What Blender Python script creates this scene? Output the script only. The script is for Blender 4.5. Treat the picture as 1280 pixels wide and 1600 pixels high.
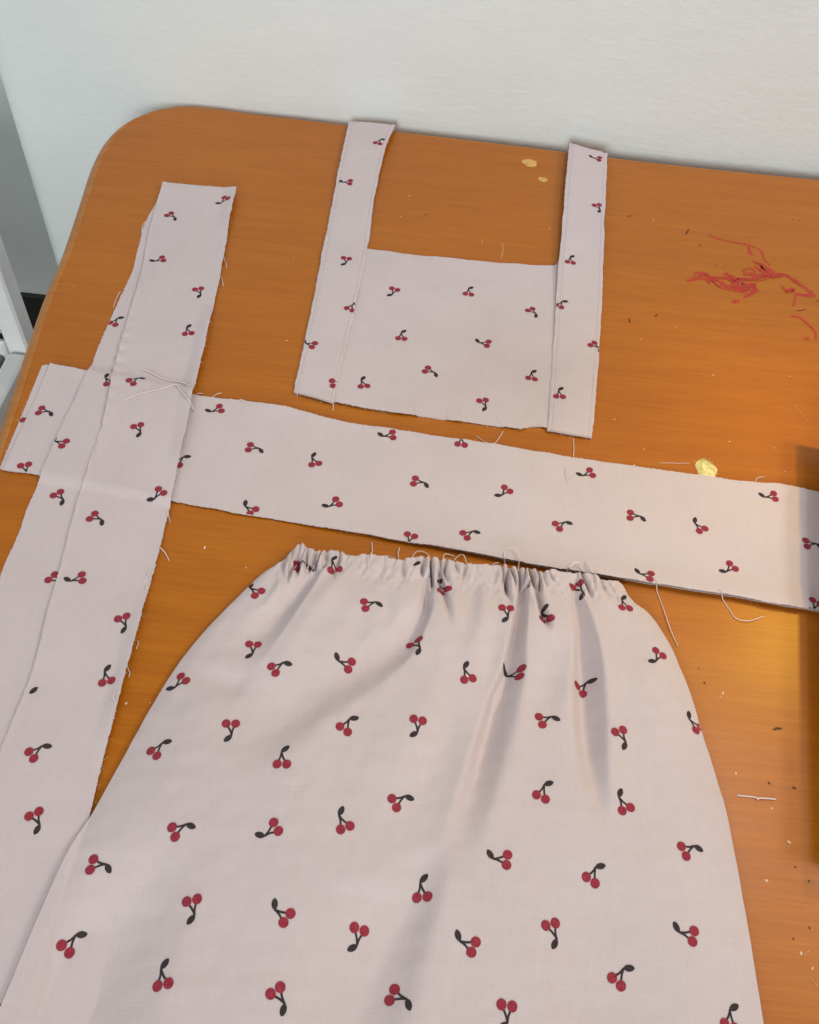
import bpy, math, random
import numpy as np
from mathutils import Vector, Matrix
from mathutils.bvhtree import BVHTree

for o in list(bpy.data.objects):
    bpy.data.objects.remove(o, do_unlink=True)
SC = bpy.context.scene
COL = SC.collection
TZ = 0.74                       # height of the table top
random.seed(11)
RNG = np.random.default_rng(5)

# ------------------------------------------------------------------ camera
CAM_LOC = (0.0044, -0.39862, 1.25)
CAM_ROT = [[0.994111, -0.108152, 0.006798], [0.089375, 0.782813, -0.615806], [0.061279, 0.612787, 0.787869]]
CAM_F = 39.375

cd = bpy.data.cameras.new('camera')
cam = bpy.data.objects.new('camera', cd)
COL.objects.link(cam)
cd.sensor_fit = 'HORIZONTAL'
cd.sensor_width = 36.0
cd.lens = CAM_F
cd.clip_start = 0.01
cd.clip_end = 60.0
cam.matrix_world = Matrix.Translation(CAM_LOC) @ Matrix(CAM_ROT).to_4x4()
SC.camera = cam

# ------------------------------------------------------------------ light
world = bpy.data.worlds.new('World')
SC.world = world
world.use_nodes = True
bg = world.node_tree.nodes['Background']
bg.inputs[0].default_value = (1.0, 0.97, 0.93, 1)
bg.inputs[1].default_value = 0.31
SC.view_settings.view_transform = 'Standard'
SC.view_settings.look = 'None'
SC.view_settings.exposure = 0.0
SC.view_settings.gamma = 1.0
SC.render.engine = 'CYCLES'


def aim(o, target):
    d = Vector(target) - o.location
    o.rotation_euler = d.to_track_quat('-Z', 'Y').to_euler()


def area(name, loc, target, size, power, color):
    l = bpy.data.lights.new(name, 'AREA')
    l.shape = 'DISK'
    l.size = size
    l.energy = power
    l.color = color
    o = bpy.data.objects.new(name, l)
    COL.objects.link(o)
    o.location = loc
    aim(o, target)
    return o


# assumed lights, none in view: ceiling light up right, window behind the camera
area('assumed_ceiling_light', (0.70, 0.44, 2.55), (0.0, 0.0, TZ), 0.30, 7.6, (1.0, 0.97, 0.96))
area('side_key_light', (1.62, 0.25, 2.42), (0.0, 0.05, TZ), 0.42, 11.5, (1.0, 0.97, 0.95))  # added lamp: right-hand share split off the key light
area('assumed_window_light', (-0.3, -2.9, 1.8), (-0.15, 0.5, 1.1), 1.3, 54.0, (0.92, 0.98, 1.0))  # assumed window, added to brighten the wall from the front


# ------------------------------------------------------------------ data, metres on the table top
D = {}
D['TABLE_LEFT_REAR'] = [(-0.3194,0.0557),(-0.328,0.1204),(-0.3362,0.1891),(-0.3402,0.2452),(-0.3459,0.2982),(-0.3518,0.3446),(-0.3581,0.3944),(-0.3593,0.4365),(-0.355,0.4665),(-0.3451,0.4909),(-0.3272,0.5135),(-0.3061,0.5262),(-0.2864,0.5317),(-0.2585,0.5326),(-0.2158,0.5298),(-0.1631,0.5291),(-0.1139,0.5276),(-0.0472,0.5251),(0.0644,0.5224),(0.1684,0.5183),(0.2651,0.5168),(0.3966,0.5182)]
D['LONG_UP_L'] = [(-0.275,0.3691),(-0.273,0.3398),(-0.2686,0.2939),(-0.2585,0.227),(-0.2536,0.1757),(-0.25,0.1352),(-0.2456,0.1025),(-0.2403,0.0711),(-0.2359,0.0399),(-0.2343,0.0039),(-0.234,-0.0178),(-0.2315,-0.0439),(-0.2258,-0.0958),(-0.2187,-0.1607),(-0.2192,-0.2123),(-0.2123,-0.2811),(-0.2066,-0.3464),(-0.2052,-0.3777)]
D['LONG_UP_R'] = [(-0.2036,0.3714),(-0.2,0.331),(-0.1957,0.291),(-0.1911,0.2431),(-0.1854,0.1827),(-0.1815,0.1352),(-0.178,0.0876),(-0.1732,0.0373),(-0.1694,-0.0117),(-0.1676,-0.0402),(-0.1664,-0.0699),(-0.1633,-0.122),(-0.1625,-0.1494),(-0.1611,-0.1814),(-0.1594,-0.215),(-0.1574,-0.2451),(-0.1557,-0.3066),(-0.1562,-0.3469),(-0.156,-0.373)]
D['LONG_LO_L'] = [(-0.2745,0.3526),(-0.2743,0.345),(-0.2763,0.3047),(-0.2725,0.2734),(-0.2678,0.23),(-0.268,0.1877),(-0.2677,0.1449),(-0.2662,0.0979),(-0.2666,0.0447),(-0.2662,-0.0043),(-0.266,-0.0339),(-0.2643,-0.0659),(-0.2637,-0.0931),(-0.2569,-0.174),(-0.2452,-0.2645),(-0.2351,-0.3492),(-0.2325,-0.3803)]
D['LONG_LO_R'] = [(-0.2266,0.3615),(-0.2257,0.3252),(-0.2212,0.2855),(-0.2165,0.2297),(-0.2122,0.1783),(-0.2068,0.1312),(-0.2022,0.0875),(-0.1972,0.0404),(-0.1942,0.0028),(-0.192,-0.0379),(-0.1894,-0.0703),(-0.1853,-0.12),(-0.1843,-0.1565),(-0.1838,-0.2062),(-0.1846,-0.2474),(-0.1828,-0.3094),(-0.1864,-0.3498),(-0.185,-0.3758)]
D['CROSS_TOP'] = [(-0.2978,0.1081),(-0.2684,0.1049),(-0.2202,0.0977),(-0.1778,0.0912),(-0.1397,0.0906),(-0.1039,0.0885),(-0.0623,0.0805),(-0.0069,0.0764),(0.0581,0.073),(0.1126,0.069),(0.1644,0.0666),(0.2476,0.0629),(0.282,0.0633),(0.3083,0.06),(0.3661,0.0568)]
D['CROSS_BOT'] = [(-0.2947,-0.0029),(-0.2658,-0.0043),(-0.2189,-0.0085),(-0.1702,-0.0142),(-0.1311,-0.0181),(-0.0986,-0.0206),(-0.0709,-0.0225),(-0.002,-0.0284),(0.048,-0.0328),(0.1019,-0.0382),(0.1421,-0.0405),(0.226,-0.0454),(0.2522,-0.0478),(0.2871,-0.0501),(0.3387,-0.0547)]
D['CROSS_LO_TOP'] = [(-0.3043,0.106),(-0.2982,0.1077),(-0.2672,0.1043),(-0.22,0.097),(-0.1778,0.089),(-0.1035,0.0861),(-0.0066,0.0737),(0.0581,0.0704),(0.1126,0.0664),(0.1642,0.064),(0.2472,0.0603),(0.3078,0.0574),(0.3655,0.0542)]
D['CROSS_LO_BOT'] = [(-0.298,-0.0015),(-0.2939,-0.0025),(-0.266,-0.0037),(-0.2192,-0.0074),(-0.1706,-0.0125),(-0.0989,-0.0189),(-0.0021,-0.0268),(0.0479,-0.0312),(0.1019,-0.0366),(0.1421,-0.0389),(0.2262,-0.0438),(0.2874,-0.0485),(0.3391,-0.0532)]
D['STRAP1_L'] = [(-0.1121,0.5141),(-0.111,0.4603),(-0.1104,0.418),(-0.1067,0.2931),(-0.1039,0.1937),(-0.1023,0.1064)]
D['STRAP1_R'] = [(-0.0624,0.5126),(-0.0674,0.4697),(-0.0692,0.3802),(-0.0665,0.3001),(-0.0672,0.2082),(-0.0684,0.1508),(-0.0694,0.0985)]
D['STRAP2_L'] = [(0.1246,0.5076),(0.1192,0.4345),(0.1141,0.3466),(0.111,0.3005),(0.1067,0.2112),(0.1029,0.1394),(0.1005,0.0938)]
D['STRAP2_R'] = [(0.165,0.5),(0.1595,0.4181),(0.1527,0.3064),(0.1471,0.2177),(0.1412,0.1528),(0.1352,0.0913)]
D['BIB_TOP'] = [(-0.0843,0.3038),(-0.0662,0.303),(-0.0271,0.301),(0.0088,0.3019),(0.0566,0.3029),(0.0865,0.3042),(0.1117,0.3076),(0.1315,0.3071)]
D['BIB_BOT'] = [(-0.087,0.1036),(-0.0697,0.1004),(-0.0341,0.0966),(-0.0035,0.0955),(0.0168,0.0951),(0.0473,0.094),(0.065,0.0932),(0.0786,0.0931),(0.0897,0.0982),(0.1014,0.0972),(0.1181,0.0962)]
D['SK_WAIST'] = [(-0.075,-0.045),(-0.0719,-0.0424),(-0.0669,-0.0456),(-0.0622,-0.0474),(-0.0543,-0.0476),(-0.0468,-0.0472),(-0.0424,-0.0477),(-0.0368,-0.0502),(-0.0311,-0.0494),(-0.0248,-0.0475),(-0.0138,-0.0476),(-0.0083,-0.049),(-0.0017,-0.0492),(0.0067,-0.0454),(0.0146,-0.0449),(0.0213,-0.0454),(0.0279,-0.0453),(0.0345,-0.046),(0.0447,-0.0468),(0.0522,-0.0458),(0.0605,-0.0458),(0.0698,-0.0451),(0.0772,-0.0457),(0.0865,-0.0456),(0.0944,-0.0461),(0.0997,-0.0438),(0.1076,-0.0438),(0.1156,-0.0444),(0.1226,-0.0429),(0.1297,-0.0425),(0.1349,-0.0445),(0.1388,-0.0456),(0.1428,-0.0445),(0.1468,-0.0445),(0.1507,-0.0461)]
D['SK_L'] = [(-0.0751,-0.0443),(-0.0818,-0.0573),(-0.0935,-0.0693),(-0.1064,-0.0904),(-0.1213,-0.1176),(-0.1317,-0.1419),(-0.1402,-0.1704),(-0.1488,-0.2078),(-0.1567,-0.2421),(-0.1628,-0.267),(-0.1671,-0.3041),(-0.1694,-0.3294),(-0.1715,-0.3448),(-0.1754,-0.3702),(-0.1773,-0.3876)]
D['SK_R'] = [(0.151,-0.0454),(0.156,-0.057),(0.1667,-0.0664),(0.1743,-0.0784),(0.181,-0.0935),(0.1848,-0.1066),(0.1898,-0.1255),(0.1935,-0.1476),(0.1981,-0.1718),(0.2027,-0.1992),(0.2051,-0.2358),(0.2066,-0.267),(0.2077,-0.3046),(0.2083,-0.3309),(0.2084,-0.3516)]
D['FOLDS'] = [('c',[(-0.053,-0.0646),(-0.0577,-0.0817),(-0.0653,-0.1024),(-0.0729,-0.1223),(-0.081,-0.1436),(-0.0872,-0.1617)],[0.004,0.009,0.009,0.006,0.002,0.0],[0.004,0.008,0.011,0.013,0.015,0.015],[0.005,0.008,0.01,0.014,0.018,0.02]),('v',[(-0.0744,-0.0659),(-0.0752,-0.0763),(-0.0755,-0.089)],[0.003,0.003,0.0],[0.002,0.002,0.003],[0.0015,0.0015,0.003]),('v',[(-0.0828,-0.0748),(-0.0887,-0.0931),(-0.0956,-0.111)],[0.002,0.0025,0.0],[0.005,0.007,0.009],[0.003,0.006,0.008]),('c',[(0.0189,-0.0614),(0.0203,-0.0741),(0.022,-0.0863),(0.0174,-0.1077),(0.0108,-0.1256),(-0.0112,-0.1522),(-0.0395,-0.183),(-0.0686,-0.2169)],[0.005,0.008,0.009,0.0085,0.0075,0.007,0.0055,0.0],[0.002,0.003,0.0035,0.006,0.011,0.016,0.019,0.02],[0.002,0.003,0.005,0.01,0.014,0.018,0.022,0.025]),('c',[(0.0856,-0.0631),(0.0841,-0.0882),(0.083,-0.107),(0.084,-0.1257),(0.083,-0.143),(0.0726,-0.1866),(0.0648,-0.2134),(0.0592,-0.2372),(0.0556,-0.258)],[0.008,0.0115,0.012,0.012,0.012,0.0105,0.007,0.0022,0.0],[0.005,0.007,0.0085,0.013,0.0175,0.0165,0.013,0.012,0.012],[0.0015,0.0015,0.0015,0.0015,0.0016,0.0024,0.005,0.009,0.012]),('c',[(0.0463,-0.2352),(0.0431,-0.2513),(0.0425,-0.2698),(0.0381,-0.2935),(0.0327,-0.3239),(0.027,-0.3563)],[0.0,0.005,0.008,0.0095,0.01,0.01],[0.008,0.014,0.019,0.024,0.028,0.03],[0.012,0.018,0.024,0.03,0.034,0.036]),('v',[(0.0899,-0.0573),(0.0946,-0.0805),(0.0992,-0.096)],[0.006,0.008,0.0],[0.002,0.0022,0.003],[0.0018,0.002,0.003]),('c',[(0.1199,-0.0534),(0.1257,-0.0756),(0.1307,-0.1011),(0.1325,-0.1265),(0.1325,-0.1524),(0.1319,-0.1758),(0.1319,-0.2002),(0.1319,-0.215)],[0.004,0.008,0.0115,0.0125,0.012,0.01,0.004,0.0],[0.003,0.006,0.01,0.012,0.012,0.01,0.007,0.006],[0.003,0.004,0.005,0.006,0.006,0.006,0.006,0.006]),('v',[(0.025,-0.0554),(0.0305,-0.0803),(0.0352,-0.1016)],[0.005,0.005,0.0],[0.002,0.0022,0.003],[0.0016,0.002,0.003]),('v',[(0.1083,-0.102),(0.0957,-0.1353),(0.0879,-0.1619)],[0.002,0.0034,0.0],[0.009,0.012,0.012],[0.009,0.012,0.012]),('v',[(0.0536,-0.1316),(0.035,-0.1843),(0.02,-0.2274),(0.0097,-0.2661)],[0.0015,0.005,0.0045,0.0],[0.012,0.015,0.018,0.02],[0.012,0.014,0.018,0.02]),('v',[(-0.1177,-0.1481),(-0.0983,-0.1554),(-0.0802,-0.1575)],[0.0,0.004,0.0],[0.007,0.009,0.009],[0.007,0.009,0.009]),('v',[(0.1429,-0.0734),(0.1524,-0.0917),(0.1609,-0.1185)],[0.001,0.0025,0.0],[0.006,0.008,0.009],[0.006,0.008,0.009]),('v',[(-0.1213,-0.2768),(-0.1192,-0.3016),(-0.1194,-0.3389)],[0.0,0.0035,0.0035],[0.014,0.02,0.024],[0.014,0.02,0.024]),('c',[(-0.0792,-0.2489),(-0.0838,-0.2887),(-0.0887,-0.3248),(-0.0929,-0.3726)],[0.0,0.006,0.01,0.011],[0.022,0.036,0.046,0.05],[0.02,0.025,0.03,0.03]),('v',[(-0.1498,-0.283),(-0.1386,-0.2975),(-0.1309,-0.3117)],[0.0,0.0025,0.0],[0.014,0.016,0.016],[0.012,0.014,0.016]),('v',[(-0.0193,-0.0941),(-0.0274,-0.1281),(-0.0445,-0.1608),(-0.063,-0.1877)],[0.0015,0.004,0.0035,0.0],[0.008,0.011,0.014,0.016],[0.007,0.009,0.012,0.014]),('v',[(0.0606,-0.1032),(0.0576,-0.1311),(0.0508,-0.1579)],[0.001,0.0025,0.0],[0.007,0.008,0.01],[0.007,0.008,0.01]),('v',[(0.1133,-0.2313),(0.1174,-0.2708),(0.1208,-0.3152)],[0.0,0.0024,0.003],[0.016,0.02,0.024],[0.016,0.02,0.024]),('v',[(-0.0105,-0.0781),(-0.0064,-0.0973),(-0.0024,-0.1158)],[0.0015,0.0015,0.0],[0.004,0.005,0.006],[0.004,0.005,0.006]),('v',[(0.0507,-0.065),(0.0488,-0.0903),(0.0485,-0.1094)],[0.0015,0.0015,0.0],[0.004,0.005,0.006],[0.004,0.005,0.006])]
D['TUCKS'] = [([(-0.0818,-0.0437),(-0.0836,-0.0737)],0.0034),([(-0.0788,-0.0433),(-0.0796,-0.0783)],0.0038),([(-0.0758,-0.0429),(-0.0755,-0.0838)],0.004),([(-0.0727,-0.0431),(-0.0738,-0.075)],0.0034),([(-0.0691,-0.0434),(-0.0693,-0.0802)],0.0039),([(-0.065,-0.0437),(-0.0657,-0.0775)],0.0036),([(-0.061,-0.044),(-0.0624,-0.0728)],0.003),([(-0.057,-0.0444),(-0.0584,-0.0721)],0.0036),([(-0.0516,-0.0448),(-0.0546,-0.0612)],0.002),([(-0.044,-0.0454),(-0.0456,-0.0689)],0.0024),([(-0.0369,-0.0458),(-0.0394,-0.061)],0.0012),([(-0.0249,-0.0462),(-0.0265,-0.0645)],0.0013),([(-0.0139,-0.0467),(-0.0148,-0.0668)],0.0015),([(-0.0059,-0.047),(-0.0067,-0.065)],0.0016),([(0.0003,-0.0468),(-0.0001,-0.0679)],0.002),([(0.0072,-0.0457),(0.0067,-0.0616)],0.0012),([(0.0137,-0.0447),(0.0139,-0.0657)],0.0024),([(0.019,-0.0439),(0.0202,-0.076)],0.0039),([(0.0238,-0.0435),(0.025,-0.0727)],0.0034),([(0.0287,-0.0435),(0.0295,-0.0655)],0.0026),([(0.0357,-0.0436),(0.0366,-0.0614)],0.002),([(0.0406,-0.0436),(0.0417,-0.0634)],0.0018),([(0.0499,-0.0436),(0.0512,-0.0593)],0.0009),([(0.0591,-0.0437),(0.0608,-0.0582)],0.0012),([(0.0666,-0.0437),(0.0689,-0.0664)],0.0024),([(0.0702,-0.0438),(0.0727,-0.0755)],0.0036),([(0.0741,-0.0438),(0.0767,-0.0695)],0.0032),([(0.0781,-0.0438),(0.0808,-0.0725)],0.0038),([(0.0821,-0.0439),(0.0849,-0.0745)],0.0032),([(0.0865,-0.0439),(0.0894,-0.0654)],0.0028),([(0.0909,-0.044),(0.094,-0.0675)],0.0032),([(0.0953,-0.0439),(0.0986,-0.0643)],0.0026),([(0.0997,-0.0434),(0.1032,-0.0587)],0.0016),([(0.1094,-0.0425),(0.1134,-0.0567)],0.001),([(0.1187,-0.0415),(0.1228,-0.0649)],0.0026),([(0.1231,-0.0411),(0.1274,-0.0655)],0.0028),([(0.128,-0.0406),(0.1326,-0.0599)],0.002),([(0.1346,-0.0412),(0.1395,-0.0604)],0.0018),([(0.1403,-0.0422),(0.1452,-0.0644)],0.002),([(0.1456,-0.0431),(0.1509,-0.0611)],0.0018)]
D['PRINT_LONG_UP'] = [(-0.2533,0.3185,-27.1,'all'),(-0.2114,0.349,-116.5,'all'),(-0.2486,0.2512,-143.8,'all'),(-0.203,0.2145,-58.0,'all'),(-0.2011,0.1632,114.8,'all'),(-0.2264,0.0977,60.5,'all'),(-0.2088,0.0462,-54.0,'all'),(-0.2155,-0.0374,-15.7,'all'),(-0.1792,-0.0133,-114.9,'all'),(-0.2138,-0.0888,-150.6,'all'),(-0.1736,-0.1167,-54.7,'all'),(-0.1742,-0.1552,118.4,'all'),(-0.2139,-0.1755,109.5,'leaf'),(-0.1987,-0.2063,55.1,'all'),(-0.1854,-0.2451,-46.9,'all'),(-0.171,-0.3355,75.2,'all')]
D['PRINT_LONG_LO'] = [(-0.2633,0.1673,76.7,'all'),(-0.2428,0.1464,-147.7,'all'),(-0.2476,0.0948,134.3,'all'),(-0.2629,0.0261,169.2,'all'),(-0.2471,-0.0214,-36.3,'all'),(-0.227,-0.0898,-22.6,'all')]
D['PRINT_CROSS_UP'] = [(-0.2845,0.0571,-1.1,'all'),(-0.2792,-0.0004,-60.0,'all'),(-0.1724,0.0237,65.5,'all'),(-0.1583,0.0775,-143.4,'all'),(-0.121,0.043,1.6,'all'),(-0.0756,0.037,119.7,'all'),(-0.0232,0.0696,-161.0,'all'),(0.0335,0.0725,91.6,'all'),(0.005,0.028,-2.4,'all'),(0.0679,0.0261,-121.5,'all'),(0.13,0.053,-148.5,'all'),(0.2679,0.0498,-167.2,'all'),(-0.0552,-0.0026,-135.6,'all'),(-0.1139,-0.0142,149.5,'all'),(0.0023,-0.0269,-98.6,'all'),(0.0438,-0.0157,43.5,'all'),(0.11,0.0023,40.5,'all'),(0.1648,0.0178,0.3,'all'),(0.2103,0.0142,131.4,'all'),(0.2286,-0.0211,-130.8,'all'),(0.1668,-0.0363,172.8,'all'),(0.2922,0.0093,7.7,'all'),(0.2831,-0.0465,-115.6,'all')]
D['PRINT_CROSS_LO'] = [(-0.2953,0.0495,71.5,'all')]
D['PRINT_BIB'] = [(-0.0363,0.2436,-98.5,'all'),(0.0301,0.2557,92.8,'all'),(0.0887,0.2369,-43.5,'all'),(-0.024,0.1871,96.8,'all'),(0.046,0.1889,174.2,'all'),(0.0044,0.1475,-16.9,'all'),(0.0875,0.1554,91.7,'all'),(0.0498,0.1161,-64.4,'all'),(-0.0495,0.1251,115.3,'all')]
D['PRINT_STRAP1'] = [(-0.0996,0.4003,-172.8,'all'),(-0.0833,0.2784,-85.5,'all'),(-0.0705,0.2155,77.1,'all'),(-0.0989,0.1627,167.3,'all'),(-0.0695,0.1211,22.9,'all'),(-0.0755,0.4771,76.3,'all'),(-0.0722,0.522,155.2,'all')]
D['PRINT_STRAP2'] = [(0.1518,0.4867,176.3,'all'),(0.1516,0.3985,-62.0,'all'),(0.1218,0.3107,91.9,'all'),(0.1125,0.2486,66.6,'all'),(0.1425,0.1981,-35.9,'all'),(0.1098,0.1361,96.4,'all')]
D['PRINT_SKIRT'] = [(-0.0959,-0.0847,146.0,'all'),(-0.0673,-0.0614,13.7,'all'),(-0.0468,-0.0598,114.7,'all'),(-0.0183,-0.0891,24.7,'all'),(-0.0875,-0.1291,-80.5,'all'),(-0.0689,-0.1412,46.5,'all'),(-0.0298,-0.1323,170.3,'all'),(0.0074,-0.0573,95.0,'leaf'),(0.0268,-0.0677,125.3,'all'),(0.0146,-0.1159,-57.7,'all'),(0.0708,-0.085,-79.9,'all'),(0.0956,-0.0819,107.8,'all'),(0.1203,-0.0565,-53.4,'all'),(0.1497,-0.0639,104.5,'all'),(0.0463,-0.1319,116.4,'all'),(0.0765,-0.1255,175.8,'all'),(0.1215,-0.1267,54.1,'all'),(0.1687,-0.1037,-114.4,'all'),(-0.1276,-0.1571,-120.5,'all'),(-0.0887,-0.1857,-74.3,'all'),(-0.0223,-0.175,71.0,'all'),(0.0194,-0.1709,-87.1,'all'),(0.0961,-0.1565,28.9,'all'),(0.1415,-0.1635,-59.1,'all'),(0.1884,-0.1456,139.0,'all'),(-0.1284,-0.1998,64.0,'all'),(-0.0563,-0.2004,102.0,'all'),(0.0131,-0.2151,42.4,'all'),(0.0937,-0.2015,75.6,'all'),(0.1392,-0.2035,123.4,'all'),(-0.1038,-0.2449,38.5,'all'),(-0.0553,-0.242,-134.1,'all'),(-0.0174,-0.2319,125.5,'all'),(-0.1429,-0.2665,6.2,'all'),(-0.0874,-0.2841,-65.5,'all'),(-0.0425,-0.2819,155.6,'all'),(-0.0014,-0.2875,-91.5,'all'),(-0.147,-0.3041,66.9,'all'),(-0.0953,-0.3167,114.0,'all'),(-0.0361,-0.3196,-42.7,'all'),(0.0226,-0.3134,-14.1,'all'),(0.0292,-0.2609,103.1,'all'),(0.0702,-0.2424,-177.7,'all'),(0.1216,-0.2437,68.3,'all'),(0.176,-0.2243,31.8,'all'),(0.0542,-0.2865,165.2,'all'),(0.0999,-0.2755,-62.6,'all'),(0.17,-0.2691,172.5,'all'),(0.1346,-0.2917,59.6,'all'),(0.076,-0.3163,-86.4,'all'),(0.1894,-0.3056,82.4,'all')]
D['TH_SKIRT'] = [[(-0.024,-0.0304),(-0.0226,-0.0385),(-0.0233,-0.0446),(-0.0221,-0.0509)],[(-0.0231,-0.0457),(-0.0165,-0.0421),(-0.0098,-0.0423),(-0.0049,-0.0465)],[(-0.004,-0.0327),(-0.0044,-0.0405),(-0.0012,-0.0482)],[(0.0037,-0.0443),(0.0071,-0.0373),(0.0118,-0.035),(0.0165,-0.0371),(0.018,-0.0456)],[(0.0281,-0.0443),(0.0268,-0.0385),(0.0293,-0.0349),(0.0351,-0.0352)],[(0.0308,-0.045),(0.0368,-0.0363),(0.0407,-0.035),(0.043,-0.0401),(0.0468,-0.0471)],[(0.0569,-0.0458),(0.0612,-0.0399),(0.066,-0.0365)],[(0.0746,-0.0451),(0.0691,-0.035),(0.0698,-0.0294),(0.0738,-0.0265),(0.0777,-0.0292),(0.0794,-0.0369),(0.079,-0.0456)],[(0.0878,-0.0385),(0.0883,-0.0454)],[(0.11,-0.042),(0.1146,-0.0371),(0.1189,-0.0333),(0.1228,-0.0371),(0.1242,-0.0423)],[(0.1254,-0.0308),(0.128,-0.0354),(0.1308,-0.0425)],[(0.1123,-0.0401),(0.1177,-0.0351),(0.1214,-0.0313),(0.1231,-0.0349)]]
D['TH_CROSS'] = [[(0.174,-0.0382),(0.1753,-0.0444),(0.1782,-0.057),(0.1812,-0.0718),(0.1835,-0.0805),(0.1862,-0.0879)],[(0.2173,-0.0416),(0.2203,-0.0459),(0.2245,-0.0537),(0.228,-0.0609),(0.2364,-0.0623),(0.2482,-0.0568)],[(0.054,0.0714),(0.0503,0.0769),(0.0451,0.0815)],[(0.056,0.0697),(0.0608,0.0771),(0.0659,0.0901)],[(0.259,0.0604),(0.261,0.067),(0.2644,0.0701),(0.2686,0.0713)],[(-0.178,0.0906),(-0.1758,0.0938),(-0.1725,0.0951)],[(-0.1665,0.0888),(-0.1627,0.0944),(-0.1584,0.0979)],[(-0.1551,0.0877),(-0.1468,0.0911),(-0.1364,0.0898)],[(-0.108,0.0864),(-0.104,0.0898),(-0.0977,0.0879)],[(0.1639,0.0649),(0.1675,0.0667),(0.1705,0.0678)]]
D['TH_LONG'] = [[(-0.1931,0.266),(-0.19,0.2599),(-0.1881,0.2537)],[(-0.1908,0.2421),(-0.1874,0.2345),(-0.1853,0.2276)],[(-0.1702,-0.0241),(-0.1678,-0.0284),(-0.1658,-0.0327)],[(-0.1681,-0.0547),(-0.1632,-0.0583),(-0.1581,-0.0646)],[(-0.1688,-0.0734),(-0.1683,-0.0786),(-0.1662,-0.0814)],[(-0.1671,-0.0846),(-0.1668,-0.0886),(-0.1652,-0.0915)],[(-0.1626,-0.127),(-0.1614,-0.1297),(-0.1616,-0.1334)],[(-0.1628,-0.1476),(-0.1608,-0.1505),(-0.1609,-0.1531)],[(-0.2704,0.2061),(-0.2712,0.1973),(-0.2702,0.1846)],[(-0.1641,-0.1653),(-0.1645,-0.1692),(-0.1628,-0.1724)],[(-0.274,0.31),(-0.2768,0.3024),(-0.2758,0.2924)]]
D['TH_BIB'] = [[(0.1209,0.0903),(0.1211,0.0809),(0.1204,0.0688)],[(-0.0708,0.1009),(-0.0692,0.0969),(-0.069,0.0919)],[(-0.0989,0.1075),(-0.0992,0.1031)],[(0.1122,0.3105),(0.1097,0.3071),(0.108,0.3088)]]
D['LOOSE'] = [[(-0.2265,0.1116),(-0.2207,0.1111),(-0.2118,0.1068),(-0.2022,0.1036),(-0.1912,0.1023),(-0.1877,0.1007),(-0.1831,0.0963)],[(-0.2277,0.0725),(-0.2221,0.079),(-0.2136,0.0852),(-0.2052,0.0894),(-0.1979,0.0948),(-0.1942,0.0982),(-0.191,0.0937),(-0.1842,0.0854),(-0.1774,0.0773),(-0.1734,0.073)],[(-0.2309,0.0665),(-0.2336,0.0504),(-0.235,0.0422),(-0.236,0.0342),(-0.2346,0.0203),(-0.2341,0.0035)],[(0.212,-0.1858),(0.2162,-0.1857),(0.2204,-0.1856),(0.2234,-0.186),(0.2244,-0.1871),(0.2241,-0.1863),(0.2292,-0.1858),(0.2353,-0.1855)],[(0.1133,0.0576),(0.1142,0.05),(0.1155,0.0432),(0.119,0.0475),(0.1229,0.0506)],[(0.187,0.074),(0.198,0.0749),(0.2112,0.0775)]]
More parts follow.
